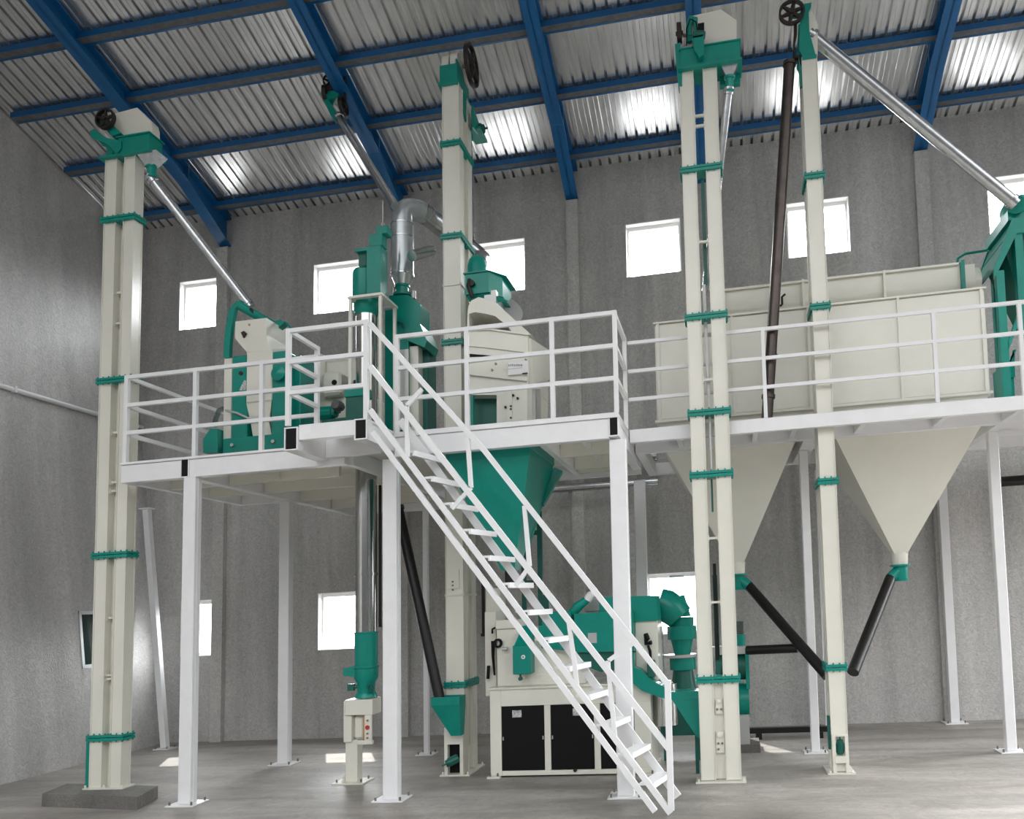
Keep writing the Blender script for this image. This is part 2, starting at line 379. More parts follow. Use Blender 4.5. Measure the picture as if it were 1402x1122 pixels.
# ------------------------------------------------------------------ platforms
def deck_plate(m,x0,x1,y0,y1,z0,z1,holes):
    grid_holes(m,x0,x1,y0,y1,holes,lambda a,b_,c,d:m.box(a,b_,c,d,z0,z1))
def open_tube(m,x0,x1,y0,y1,z0,z1,t=.012):     # box section running in y
    m.box(x0,x0+t,y0,y1,z0,z1); m.box(x1-t,x1,y0,y1,z0,z1); m.box(x0+t,x1-t,y0,y1,z0,z0+t); m.box(x0+t,x1-t,y0,y1,z1-t,z1)

ELM=(-3.46,-2.98,9.28,9.86)      # room for the middle elevator
PIPY=9.05; PIPX=ax(501.5,760,PIPY)              # centre of the steel suction pipe
pf=thing('mezzanine_platform','white steel platform carrying the machines left of and behind the stairs','platform',(-3.9,8.05,3.57))
ZD=3.78
m=MB()
deck_plate(m,-6.76,-5.905,8.14,10.3,ZD-.03,ZD,[]); deck_plate(m,-5.905,-4.1,8.14,12.2,ZD-.03,ZD,[(PIPX-.2,PIPX+.2,PIPY-.2,PIPY+.2)])
deck_plate(m,-4.1,-1.08,8.16,10.3,ZD-.03,ZD,[(ELM[0]-.06,ELM[1]+.06,ELM[2]-.06,ELM[3]+.06),(-3.02,-1.95,8.2,9.6)])
deck_plate(m,-4.1,-3.5,7.5,8.16,ZD+.05,ZD+.07,[])
m.build('deck',M['cream'],pf,smooth=False)
def beam(x0,x1,y0,y1,z0,z1,name='edge_beam',bev=.004,mt='white',par=None):
    m=MB(); m.box(x0,x1,y0,y1,z0,z1,bev); return m.build(name,M[mt],par or pf,smooth=False)
beam(-6.76,-6.015,8.03,8.13,3.57,3.77); beam(-5.905,-4.06,8.03,8.13,3.57,3.77)
beam(-6.76,-4.06,8.01,8.13,3.772,3.80,'kick_strip',.003)
beam(-3.5,-1.185,8.05,8.15,3.605,3.81); beam(-3.5,-1.08,8.03,8.15,3.812,3.865,'kick_strip',.003)
beam(-6.76,-6.68,8.13,10.3,3.57,3.77); beam(-6.68,-6.013,10.22,10.3,3.57,3.75); beam(-5.9,-4.1,12.12,12.2,3.57,3.75); beam(-4.095,-4.02,8.16,12.2,3.575,3.745); beam(-4.1,-1.08,10.22,10.3,3.57,3.77)
def yrun(x0,x1,y0,y1,z0,z1):       # box beam running back; black plate in its mouth paints the shade inside
    m=MB(); open_tube(m,x0,x1,y0,y1,z0,z1); t=m.build('box_beam',M['white'],pf,smooth=False)
    m=MB(); m.box(x0+.013,x1-.013,y0+.012,y0+.03,z0+.013,z1-.013); m.build('dark_end_plate',M['black'],t,label='black plate standing in for the shaded inside of the box beam',smooth=False)
yrun(-6.013,-5.905,8.02,12.2,3.57,3.785)
yrun(-1.183,-1.08,8.04,10.2,3.62,3.86)
yrun(-4.385,-4.24,7.38,8.02,3.62,3.855); yrun(-3.635,-3.5,7.38,8.04,3.665,3.875)
beam(-4.238,-3.637,7.4,7.5,3.72,3.875,'landing_beam'); beam(-4.238,-3.637,7.95,8.02,3.64,3.85,'landing_beam')
# joists seen from below
for y in (8.75,9.5): beam(-6.68,-6.015,y,y+.06,3.585,3.749,'joist',0,'cream')
for y in (8.75,9.5,10.4,11.3): beam(-5.9,(PIPX-.2 if y<9.2 else -4.1),y,y+.06,3.585,3.749,'joist',0,'cream')
for x in (-5.3,): beam(x,x+.07,8.13,8.745,3.6,3.745,'joist',0,'cream')
for y in (8.85,9.7,10.0): beam(-1.855,-1.19,y,y+.05,3.6,3.765,'joist',0,'cream')
beam(-1.93,-1.86,8.16,10.2,3.6,3.765,'joist',0)
beam(-1.55,-1.5,8.16,9.65,3.68,3.765,'joist',0)

pb=thing('bin_platform','white steel walkway and frame under the two cream storage bins','platform',(1.2,8.95,3.7))
beam(-1.07,5.2,8.92,9.0,3.715,3.865,'edge_beam',.004,'white',pb)
m=MB(); deck_plate(m,-1.07,5.2,9.0,9.52,3.845,3.868,[(.96,1.24,8.96,9.45)]); deck_plate(m,3.1,5.2,9.52,11.9,3.845,3.868,[]); m.build('deck',M['white'],pb,smooth=False)
for (x0,x1,y0,y1) in ((-1.07,5.2,9.5,9.6),(-1.07,5.2,11.2,11.3),(-1.07,-.97,9.6,11.2),(.90,1.07,9.6,11.2),(3.02,3.12,9.6,11.2),(4.2,4.3,9.6,11.2)): beam(x0,x1,y0,y1,3.7,3.862,'bin_beam',0,'white',pb)
for x in (-.55,.3,.72,1.45,2.3,3.04,3.9): beam(x,x+.06,9.0,9.5,3.72,3.842,'joist',0,'white',pb)
# rear pipes hung below the platforms on the back wall
for i,(z,r) in enumerate(((4.12,.1),(3.72,.06))):
    m=MB(); m.tube((-3.6,11.95,z),(-1.0,11.95,z),r,18)
    for x in (-3.3,-2.4,-1.5): m.box(x-.02,x+.02,11.95,WY-.01,z-.03,z+.03)
    tag(m.build('wall_duct',M['galv']),('foil wrapped duct along the back wall below the platform','thin grey pipe along the back wall below the foil duct')[i],'duct')

# ------------------------------------------------------------------ railings
def rail_set(name,label,runs,loc,hts,sec=.045,mt='white'):
    """runs: (p0,p1,zbase0,zbase1,[post fractions])"""
    r=thing(name,label,'railing',loc,'white guard railings on the platforms')
    for p0,p1,zb,zt,fr in runs:
        hs=[zb+(zt-zb)*h for h in hts]
        for z in hs:
            m=MB(); a=(p0[0],p0[1],z); b_=(p1[0],p1[1],z); m.bar(a,b_,sec*.93,sec*.93); m.build('rail',M[mt],r,smooth=False)
        for f in fr:
            x=p0[0]+(p1[0]-p0[0])*f; y=p0[1]+(p1[1]-p0[1])*f
            m=MB(); m.box(x-sec/2,x+sec/2,y-sec/2,y+sec/2,zb,zt+sec/2); m.build('baluster',M[mt],r,smooth=False)
    return r
H3=(1.0,.67,.345)
rail_set('guard_railing','white railing along the left platform in front of the green and cream machine',[
    ((-6.73,8.06),(-4.4,8.06),3.804,4.79,(0,.372,.72)),((-6.73,8.09),(-6.73,10.25),3.784,4.79,(1,))],(-5.5,8.06,3.8),H3)
rail_set('guard_railing','white railing boxing in the landing at the top of the stairs',[
    ((-4.365,7.42),(-3.525,7.42),3.88,4.86,(0,1)),((-4.365,7.45),(-4.365,8.0),3.88,4.86,(1,))],(-3.9,7.42,3.87),H3)
rail_set('guard_railing','white railing on the platform behind the stair flight',[
    ((-3.48,8.08),(-1.1,8.08),3.869,4.92,(0,.33,.72,1)),((-1.1,8.11),(-1.1,8.9),3.869,4.9,(1,))],(-2.3,8.08,3.86),H3)
rail_set('guard_railing','long white railing on the walkway in front of the storage bins',[
    ((-1.07,8.95),(5.1,8.95),3.87,4.87,(.245,.536,.676,.84,1))],(1.5,8.95,3.86),H3,.04)

# ------------------------------------------------------------------ stairs
st=thing('steel_stairs','white steel stair flight with open treads descending from the platform to the floor','stairs',(-2.1,7.7,0))
def sy(y,lab):
    a=(-3.47,y,3.77); b_=(-.81,y,0.0)
    m=MB(); hh=.055
    p0=at(511,592,y); p1=at(897,1117,y); m.bar((p0[0],y,p0[2]),(p1[0],y,max(p1[2],.035)),.04,.052); return m.build('stringer',M['white'],st,smooth=False)
sy(7.42,''); 
m=MB(); p0=at(548,576,7.94); p1=at(928,1091,7.94); m.bar(p0,(p1[0],7.94,.04),.04,.075); m.build('stringer',M['white'],st,smooth=False)
for k in range(13):
    z=3.50-.27*k; xa=-3.12+(3.5-z)/1.425
    m=MB()
    m.loft([(xa-.05,7.44,z),(xa+.09,7.44,z),(xa+.21,7.92,z),(xa+.07,7.92,z)],[(xa-.05,7.44,z+.022),(xa+.09,7.44,z+.022),(xa+.21,7.92,z+.022),(xa+.07,7.92,z+.022)])
    m.loft([(xa+.07,7.44,z-.03),(xa+.09,7.44,z-.03),(xa+.21,7.92,z-.03),(xa+.19,7.92,z-.03)],[(xa+.07,7.44,z),(xa+.09,7.44,z),(xa+.21,7.92,z),(xa+.19,7.92,z)])
    m.build('tread',M['white'],st,smooth=False)
Ys=7.4
def sbar(name,p0,p1,w_=.045,h_=.055):
    a=at(*p0,Ys); b_=at(*p1,Ys); m=MB(); m.bar(a,b_,w_,h_); m.build(name,M['white'],st,smooth=False)
sbar('handrail',(507,444),(664,618),.045,.05); sbar('handrail',(664,618),(914,937),.045,.05); sbar('middle_rail',(507,502),(916,1026)); sbar('lower_rail',(507,562),(918,1114),.04,.052)
sbar('newel_post',(914,932),(919,1110),.05,.055)
for chain in (((578,533),(557,556),(558,626)),((640,595),(645,668),(619,697)),((718,693),(725,776),(706,803)),((778,846),(787,912),(790,940)),((869,880),(833,905)),((832,905),(842,1010))):
    for p0,p1 in zip(chain,chain[1:]): sbar('baluster',p0,p1,.03,.04)

# ------------------------------------------------------------------ shared machine parts
def wheel(parent,c,d,r,name='pulley_wheel',spokes=5,mt='iron'):
    m=MB(); m.ring(c,d,r*.84,r,.05); m.tube(Vector(c)-Vector(d)*.04,Vector(c)+Vector(d)*.04,r*.22,14)
    dd,u,v=m.frame3(d)
    for i in range(spokes):
        a=2*math.pi*i/spokes+.3; e=u*math.cos(a)+v*math.sin(a); m.bar(Vector(c)+e*r*.18,Vector(c)+e*r*.87,r*.2,.025) if False else m.path([Vector(c)+e*r*.15,Vector(c)+e*r*.88],[r*.2,r*.12],8)
    return m.build(name,M[mt],parent)
def motor(parent,c,d,r,l,mt='teal_dark'):
    c=Vector(c); d=Vector(d).normalized(); m=MB()
    m.revolve(c-d*l/2,d,[(0,r*.8),(.02,r),(l*.8,r),(l*.82,r*.85),(l,r*.8)],18)
    _,u,v=m.frame3(d)
    for i in range(12):
        a=2*math.pi*i/12; e=u*math.cos(a)+v*math.sin(a); m.path([c-d*l*.4+e*r,c+d*l*.25+e*r],r*.07,6)
    m.tube(c+d*l/2,c+d*(l/2+.05),r*.2,10)
    return m.build('motor',M[mt],parent)
def chute(label,p0,p1,r,mt='galv',collars=(0,1),name='chute_pipe',cat='pipe',group='grain chute pipes',cm=None):
    rt=thing(name,label,cat,((p0[0]+p1[0])/2,(p0[1]+p1[1])/2,min(p0[2],p1[2])),group)
    m=MB(); m.tube(p0,p1,r,24); m.build('pipe',M[mt],rt)
    a=Vector(p0); b_=Vector(p1); d=(b_-a).normalized()
    for f in collars:
        c=a.lerp(b_,min(max(f,.004),.996)); m=MB(); m.tube(c-d*.02,c+d*.02,r*1.22,24); m.build('pipe_collar',M[cm or mt],rt)
    return rt
def leg_flange(parent,x0,x1,y0,y1,z,e=.035,mt='teal'):
    m=MB(); m.box(x0-e,x1+e,y0-e,y1+e,z-.035,z-.004); m.box(x0-e,x1+e,y0-e,y1+e,z+.004,z+.03)
    n=max(2,int((x1-x0+2*e)/.07))
    for i in range(n+1):
        x=x0-e*.5+(x1-x0+e)*i/n
        for y in (y0-e*.6,y1+e*.6): m.tube((x,y,z-.05),(x,y,z+.048),.008,6)
    n=max(2,int((y1-y0+2*e)/.07))
    for i in range(n+1):
        y=y0-e*.5+(y1-y0+e)*i/n
        for x in (x0-e*.6,x1+e*.6): m.tube((x,y,z-.05),(x,y,z+.048),.008,6)
    return m.build('flange',M[mt],parent,smooth=False)
def elev_leg(parent,x0,x1,y0,y1,z0,z1):
    m=MB(); m.box(x0,x1,y0,y1,z0,z1,.006)
    for x in (x0,x1):          # folded seams of the trunking
        m.box(x-.004,x+.004,y0-.012,y0+.004,z0,z1); m.box(x-.004,x+.004,y1-.004,y1+.012,z0,z1)
    return m.build('leg',M['cream'],parent)
def ties(parent,x0,x1,y0,y1,zs):
    for z in zs:
        m=MB(); m.box(x0,x1,y0,y1,z-.012,z+.012); m.box(x0+.0,x0+.012,y0-.02,y1+.02,z-.03,z+.03); m.box(x1-.012,x1,y0-.02,y1+.02,z-.03,z+.03); m.build('tie_bar',M['cream'],parent,smooth=False)
P=lambda Y,pts:[(at(a,b_,Y)[0],at(a,b_,Y)[2]) for a,b_ in pts]
def clampg(rt,*a,**k): pass

# ------------------------------------------------------------------ left bucket elevator
YL=8.25
pts=[fl(57,1105)[:2],fl(188,1110)[:2],fl(216,1094)[:2]]; p3=(pts[0][0]+pts[2][0]-pts[1][0],pts[0][1]+pts[2][1]-pts[1][1])
m=MB(); m.prism_z([pts[0],pts[1],pts[2],p3],0,.14)
tag(m.build('concrete_plinth',M['plinth'],smooth=False),'rough concrete plinth under the left bucket elevator','plinth')
xa0,xa1=ax(134,650,YL),ax(149.5,650,YL); xb0,xb1=ax(161,650,YL),ax(175.5,650,YL); dpt=.13
EL=thing('bucket_elevator','tall cream twin leg bucket elevator on a concrete plinth at the left wall','elevator',((xa0+xb1)/2,YL,.14),'cream bucket elevators')
zt=az(165,214,YL)
elev_leg(EL,xa0,xa1,YL,YL+dpt,.15,zt); elev_leg(EL,xb0,xb1,YL,YL+dpt,.15,zt)
for py in (301,521,760,1010): leg_flange(EL,xa0,xb1,YL,YL+dpt,az(155,py,YL))
ties(EL,xa1-.002,xb0+.002,YL+.03,YL+.06,[az(155,q,YL) for q in (400,442,592,660,672,846,925,930)])
m=MB(); m.box(xa1,xb0,YL+.09,YL+.1,.15,zt); m.build('back_plate',M['cream'],EL,smooth=False)
m=MB(); m.box(xa0-.06,xb1+.05,YL-.04,YL+dpt+.05,.141,.156); [m.bolt(x,YL-.02,.156,.012,.03) for x in (xa0-.04,xa1+.05,xb1+.03)]; m.build('base_plate',M['cream'],EL)
m=MB(); m.box(xa0-.075,xa0-.025,YL+.02,YL+.1,.157,az(118,1015,YL)); m.box(xa0-.025,xa0,YL+.02,YL+.1,.3,.34); m.box(xa0-.025,xa0,YL+.02,YL+.1,.6,.64); m.build('take_up_guard',M['teal'],EL)
# head
hz0=az(190,210,YL); hz1=az(190,186,YL)
hx0,hx1=ax(166,200,YL),ax(206,200,YL)
m=MB(); m.box(hx0-.02,hx1,YL-.03,YL+.2,hz0,hz1); m.box(xa0-.06,hx1+.03,YL-.06,YL+.24,hz0-.025,hz0); m.box(hx0-.04,hx1+.02,YL-.05,YL+.22,hz1-.012,hz1+.004); m.build('head_box',M['teal'],EL,smooth=False)
m=MB(); m.prism(P(YL,[(158,190),(153,172),(156,154),(186,146),(205,165),(207,172),(207,182)]),YL+.02,YL+.15); m.build('head_cover',M['cream'],EL)
m=MB(); bx=xa0-.10; zc=az(145,205,YL)
m.prism(P(YL,[(127,183),(133,180),(150,192),(170,196),(170,206),(164,214),(150,200),(130,192)]),YL-.05,YL-.035)
m.prism(P(YL,[(127,183),(133,180),(150,192),(170,196),(170,206),(164,214),(150,200),(130,192)]),YL+.12,YL+.135)
m.bar(at(130,188,YL),at(160,212,YL),.02,.02); m.prism(P(YL,[(146,200),(154,200),(154,215),(146,215)]),YL,YL+.1)
m.prism(P(YL,[(150,178),(160,176),(170,186),(158,190)]),YL-.06,YL+.02)
m.build('motor_bracket',M['teal'],EL)
wheel(EL,(ax(146,171,YL-.08),YL-.1,az(146,171,YL)),(0,1,0),.125)
motor(EL,(ax(144,169,YL),YL-.0,az(144,169,YL)),(0,1,0),.06,.14)
m=MB(); a=at(190,207,YL-.02); b_=at(211,207,YL-.02); c=at(203,226,YL)
cx=ax(203,226,YL)
m.frustum((ax(189,207,YL),ax(216,207,YL),YL-.03,YL+.18),az(203,209,YL),(cx-.045,cx+.045,YL+.0,YL+.1),az(203,226,YL)); m.build('discharge_spout',M['galv'],EL)
m=MB(); m.revolve((cx,YL+.05,az(203,225,YL)),(.15,0,-1),[(0,.062),(.02,.062),(.025,.05),(.12,.05),(.125,.06),(.15,.06)],16); m.build('spout_collar',M['teal'],EL)
pA=at(206,243,YL+.06); pB=at(343,421,8.75)
chute('long shiny chute pipe slanting from the left elevator head to the green and cream machine',pA,pB,.055,'galv',(0,.03,.97),cm='galv')

# ------------------------------------------------------------------ middle bucket elevator
YM=9.32
mx0,mx1=ax(608.5,500,YM),ax(632.5,500,YM)-.01
EM=thing('bucket_elevator','cream bucket elevator rising through the platform behind the stairs','elevator',((mx0+mx1)/2,YM,0),'cream bucket elevators')
zt=az(612,116,YM); y2=YM+.34; dp=.14
elev_leg(EM,mx0,mx1,YM,YM+dp,.02,zt); elev_leg(EM,mx0,mx1,y2,y2+dp,.02,zt)
m=MB(); m.box(mx0+.03,mx1-.04,YM+dp,y2,.3,zt-.02); m.build('back_plate',M['cream'],EM,smooth=False)
for py in (197,324,469,938): leg_flange(EM,mx0,mx1,YM,y2+dp,az(615,py,YM),.03)
m=MB(); z=az(620,390,YM); m.box(mx0-.015,mx1+.015,YM-.012,y2+dp+.012,z-.012,z+.012); z=az(622,815,YM); m.box(mx0-.015,mx1+.015,YM-.012,y2+dp+.012,z-.012,z+.012); m.build('seam_band',M['cream'],EM,smooth=False)
m=MB(); m.box(ax(613,805,YM),ax(629,805,YM),YM-.016,YM,az(620,806,YM),az(620,781,YM)); m.build('inspection_cover',M['cream'],EM,smooth=False)
studs(EM,[(ax(620.5,q,YM),YM-.015,az(620.5,q,YM)) for q in (797,802,808)])
m=MB(); m.box(mx0-.07,mx1+.08,YM-.07,y2+dp+.08,.0,.018); [m.bolt(x,y,.018) for x in (mx0-.04,mx1+.05) for y in (YM-.04,y2+dp+.05)]; m.build('base_plate',M['cream'],EM)
m=MB(); zz=az(625,1003,YM); m.box(mx0-.005,mx1+.01,YM-.09,YM,az(625,1018,YM),az(625,995,YM)); m.box(mx0-.005,mx0+.035,YM-.09,YM,.02,az(625,1018,YM)); m.box(mx1-.03,mx1+.01,YM-.09,YM,.02,az(625,1018,YM)); m.build('boot_housing',M['cream'],EM,smooth=False)
m=MB(); m.box(mx0+.036,mx1-.031,YM-.01,YM-.004,.03,az(625,1019,YM)); m.build('boot_opening',M['black'],EM,smooth=False)
motor(EM,((mx0+mx1)/2-.01,YM-.1,az(622,1040,YM)),(-.8,-.3,-.35),.05,.16)
# head
m=MB(); gz0,gz1=az(611,116,YM),az(611,91,YM); m.box(mx0-.025,mx1-.03,YM-.03,y2+dp+.03,gz0,gz1); m.box(mx0-.045,mx1+.0,YM-.05,y2+dp+.05,gz0-.02,gz0+.01); m.build('head_box',M['teal'],EM,smooth=False)
def round_cover(x0,x1,y0,y1,z0,z1):
    r_=(y1-y0)/2; cy=(y0+y1)/2; pr=[(y1,z0),(y0,z0)]+[(cy-r_*math.cos(a),z1-r_*.7+r_*.7*math.sin(a)) for a in [math.pi*i/14 for i in range(15)]]
    m=MB(); m.prism_x(pr,x0,x1); return m.build('head_cover',M['cream'],EM)
gm=(mx0+mx1-.03)/2
zt=az(611,66,YM); round_cover(mx0-.01,gm-.01,YM,y2+dp,gz1,zt); round_cover(gm+.01,mx1-.02,YM,y2+dp,gz1,zt+.02)
wx=mx1+.1; wc=(wx,YM+.22,az(634,90,YM+.2)); wheel(EM,wc,(1,0,0),.26,spokes=4)
m=MB(); m.tube((mx1-.04,wc[1],wc[2]),(wx,wc[1],wc[2]),.025,10); m.build('shaft',M['bolt'],EM)
m=MB(); m.prism_x([(YM-.03,gz1+.06),(YM+.2,gz1+.06),(y2+dp+.1,gz0-.12),(y2+dp+.12,gz0-.42),(y2+dp+.02,gz0-.45),(YM-.03,gz0)],mx1-.03,mx1-.012)
m.prism_x([(y2+.0,gz0-.1),(y2+dp+.25,gz0-.25),(y2+dp+.25,gz0-.33),(y2+.0,gz0-.4)],mx1+.06,mx1+.08); m.box(mx1-.03,mx1+.14,y2+.1,y2+dp+.3,gz0-.36,gz0-.33); m.build('motor_bracket',M['teal'],EM)
motor(EM,(mx1+.06,y2+dp+.15,gz0-.25),(1,0,0),.07,.16)
# green inlet hopper with its black feed pipe
HP=thing('inlet_hopper','green inlet hopper on the foot of the middle elevator fed by the black pipe','hopper',(ax(617,1010,9.0),9.0,az(617,1010,9.0)))
hy=9.0; x0,x1=ax(590,960,hy),ax(629,960,hy); z1,zb,z0=az(610,955,hy),az(610,966,hy),az(620,1010,hy)
bx0,bx1=ax(613.5,1009,hy),ax(627,1009,hy)
m=MB(); t=.012
m.lofts([m.rect(bx0,bx1,hy+.1,YM-.1,z0),m.rect(x0,x1,hy,YM-.098,zb),m.rect(x0,x1,hy,YM-.098,z1),m.rect(x0+t,x1-t,hy+t,YM-.098-t,z1),m.rect(x0+t,x1-t,hy+t,YM-.098-t,zb),m.rect(bx0+t,bx1-t,hy+.1+t,YM-.1-t,z0+.02)],cap=False); m.build('hopper_body',M['teal'],HP,smooth=False)
m=MB(); m.box(x0+t,x1-t,hy+t,YM-.111,z1-.05,z1-.04); m.build('black_fill',M['black'],HP,smooth=False)  # black plate just below the hopper rim
chute('long black feed pipe slanting down into the green hopper by the middle elevator',at(545,695,9.5),(ax(602,950,9.12),9.12,z1-.03),.062,'blackpipe',(.0,),cm='blackpipe')
# shiny downpipe at the back of the middle elevator
chute('thin shiny pipe running down behind the middle elevator to the green machine head',at(640,150,10.05),at(645,330,9.98),.05,'galv',(.05,.93))

# ------------------------------------------------------------------ twin leg elevator on the right
YR=8.7
ra0,ra1,rb0,rb1=-.375,-.225,-.115,.035
ER=thing('bucket_elevator','tall cream twin leg bucket elevator standing right of the stairs','elevator',(-.17,YR,0),'cream bucket elevators')
zt=az(960,92,YR); dr=.14
elev_leg(ER,ra0,ra1,YR,YR+dr,.02,zt); elev_leg(ER,rb0,rb1,YR,YR+dr,.02,zt)
for py in (230,433,565,650,931): leg_flange(ER,ra0,rb1,YR,YR+dr,az(965,py,YR),.03)
ties(ER,ra1-.002,rb0+.002,YR+.02,YR+.05,[az(960,q,YR) for q in (156,170,330,520,738,826)])
m=MB(); m.box(ra1,rb0,YR+.05,YR+.06,.03,az(960,931,YR)); m.build('back_plate',M['cream'],ER,smooth=False)
m=MB(); zz=az(983,968,YR); m.box(ra1+.02,rb0-.02,YR+.02,YR+.05,zz-.08,zz+.08); m.box(ra1+.01,rb0-.01,YR+.02,YR+.05,.3,.52); m.tube((-.17,YR-.02,.5),(-.17,YR+.02,.5),.03,12); m.tube((-.17,YR-.02,zz+.06),(-.17,YR+.02,zz+.06),.02,12); m.build('access_cover',M['cream'],ER)
studs(ER,[(x,YR+.021,z) for x,z in ((-.19,zz-.03),(-.15,zz-.03),(-.19,.4),(-.15,.4),(-.19,.34))])
m=MB(); m.box(ra0-.06,rb1+.05,YR-.05,YR+dr+.06,0,.016); [m.bolt(x,YR-.03,.016) for x in (ra0-.03,rb1+.02)]; m.build('base_plate',M['cream'],ER)
# rods between the legs
m=MB(); m.tube((-.17,YR+.1,az(968,540,YR)),(-.185,YR+.1,az(968,385,YR)),.02,10); m.tube((-.17,YR+.1,az(968,540,YR)),(-.165,YR+.1,az(970,650,YR)),.014,10); m.build('tension_rod',M['white'],ER)
for q in ((-.195,-.145,YR+.08,YR+.12,az(975,925,YR),az(975,788,YR)),(-.18,-.16,YR+.09,YR+.11,az(975,700,YR),az(975,655,YR)),(-.18,-.14,YR+.1,YR+.12,az(965,385,YR),az(965,240,YR))):
    m=MB(); m.box(*q); m.build('inner_guide',M['teal_dark'],ER,smooth=False)
m=MB(); m.tube((-.17,YR+.065,az(975,905,YR)),(-.17,YR+.065,az(975,772,YR)),.018,10); m.build('take_up_screw',M['blackpipe'],ER)
# head
m=MB(); 
z0,z1=az(970,93,YR),az(970,64,YR); hx0,hx1=ra0+.02,ax(1013,75,YR)
m.box(hx0,hx1,YR-.04,YR+.24,z0+.02,z1); m.box(hx0-.03,hx1+.02,YR-.07,YR+.26,z0-.005,z0+.02); m.box(hx0-.02,hx1+.015,YR-.055,YR+.25,z1-.014,z1); m.box(ax(985,90,YR),hx1,YR+.16,YR+.24,az(990,104,YR),z0); m.build('head_box',M['teal'],ER,smooth=False)
m=MB(); m.prism(P(YR,[(941,62),(941,32),(948,20),(987,11),(1008.5,26),(1008.5,60)]),YR+.02,YR+.18); m.build('head_cover',M['cream'],ER)
m=MB(); m.prism(P(YR,[(954,31.5),(964,29.5),(964,58),(954,60)]),YR+.012,YR+.03); m.build('cover_opening',M['black'],ER,smooth=False)
m=MB(); m.prism(P(YR,[(948,60),(964,57),(964,84),(958,88),(951,78)]),YR-.12,YR-.1); m.prism(P(YR,[(948,60),(964,57),(964,84),(958,88),(951,78)]),YR-.055,YR-.04); m.box(ax(949,60,YR),ax(963,60,YR),YR-.12,YR-.04,az(956,61,YR),az(956,58,YR))
m.prism(P(YR,[(924,62),(932,60),(934,92),(934,118),(929,119),(926,90)]),YR-.02,YR+.12); m.path([at(944,58,YR-.02),at(943,35,YR-.02),at(947,25,YR-.02),at(952,26,YR-.02),at(953,44,YR-.02)],[.03,.035,.035,.03,.02],10)
m.build('motor_bracket',M['teal'],ER)
motor(ER,(ax(957,48,YR-.08),YR-.08,az(957,48,YR-.08)),(-1,0,.2),.045,.14)
m=MB(); m.path([at(940,62,YR-.06),at(940,40,YR-.07),at(945,26,YR-.08),at(953,30,YR-.08),at(955,44,YR-.08)],.008,8); m.build('cable',M['black'],ER)
wheel(ER,(ax(930,44,YR),YR+.02,az(930,44,YR)),(1,0,0),.11,spokes=4)
m=MB(); m.tube((ax(930,44,YR),YR+.02,az(930,44,YR)),(ra0+.08,YR+.05,az(935,46,YR)),.018,10); m.build('shaft',M['bolt'],ER)
cx=ax(999,103,YR+.05)
m=MB(); m.frustum((ax(985,85,YR),hx1-.005,YR-.02,YR+.16),az(1000,84,YR),(cx-.04,cx+.04,YR+.02,YR+.1),az(1000,101,YR)); m.build('discharge_spout',M['galv'],ER)
m=MB(); m.revolve((cx,YR+.06,az(1000,100,YR)),(-.05,.1,-1),[(0,.06),(.025,.06),(.03,.045),(.15,.045),(.155,.055),(.18,.055)],16); m.build('spout_collar',M['teal'],ER)
chute('shiny chute pipe dropping from the right twin leg elevator head behind its legs',at(998,122,YR+.08),at(966,400,9.25),.048,'galv',(0,.02))

# ------------------------------------------------------------------ single leg looking elevator at the right
Y2=9.03
sx0,sx1=1.0,1.165
ES=thing('bucket_elevator','cream bucket elevator passing the walkway in front of the storage bins','elevator',(1.08,Y2,0),'cream bucket elevators')
zt=az(1106,78,Y2); y2=Y2+.2; dp=.1
elev_leg(ES,sx0,sx1,Y2,Y2+dp,.02,zt); elev_leg(ES,sx0,sx1,y2,y2+dp,.02,zt)
for py in (240,420,660,915): leg_flange(ES,sx0,sx1,Y2,y2+dp,az(1120,py,Y2),.03)
m=MB(); m.box(sx0+.03,sx1-.03,Y2+dp,y2,.3,zt-.05); m.build('back_plate',M['cream'],ES,smooth=False)
m=MB(); m.box(sx0-.06,sx1+.06,Y2-.06,y2+dp+.06,0,.016); [m.bolt(x,Y2-.04,.016) for x in (sx0-.03,sx1+.03)]; m.build('base_plate',M['cream'],ES)
m=MB(); zz=az(1155,1008,Y2); m.box(sx0+.0,sx0+.035,Y2-.05,Y2,.017,zz); m.box(sx1-.035,sx1,Y2-.05,Y2,.017,zz); m.box(sx0,sx1,Y2-.05,Y2,zz,zz+.02); m.box(sx0+.02,sx1-.02,Y2-.06,Y2-.04,.12,.19); m.build('boot_housing',M['cream'],ES,smooth=False)
motor(ES,((sx0+sx1)/2,Y2-.011,.28),(0,-.2,1),.04,.15,'teal_dark')
m=MB(); m.box(sx0-.03,sx0-.006,Y2+.02,Y2+.09,.25,.6); m.build('take_up_guard',M['teal_dark'],ES)
m=MB(); gz=zt
m.prism(P(Y2,[(1096,8),(1111,5),(1110,13),(1107,18),(1108,45),(1116,75),(1099,79),(1094,70)]),Y2-.02,Y2+.0)
m.prism(P(Y2,[(1096,8),(1111,5),(1110,13),(1107,18),(1108,45),(1116,75),(1099,79),(1094,70)]),y2+dp,y2+dp+.02)
m.box(sx0+.0,sx1,Y2-.02,y2+dp+.02,gz-.03,gz+.005); m.prism(P(Y2,[(1093,70),(1099,70),(1099,116),(1096,118)]),Y2+.02,Y2+.06); m.build('head_bracket',M['teal'],ES)
m=MB(); m.prism(P(Y2,[(1100,76),(1099,20),(1112,12),(1120,30),(1120,72)]),Y2+.04,y2+dp-.02); m.build('head_cover',M['cream'],ES)
wc=(ax(1084,17,Y2-.06),Y2-.06,az(1084,17,Y2-.06)); wheel(ES,wc,(0,1,0),.145,spokes=6)
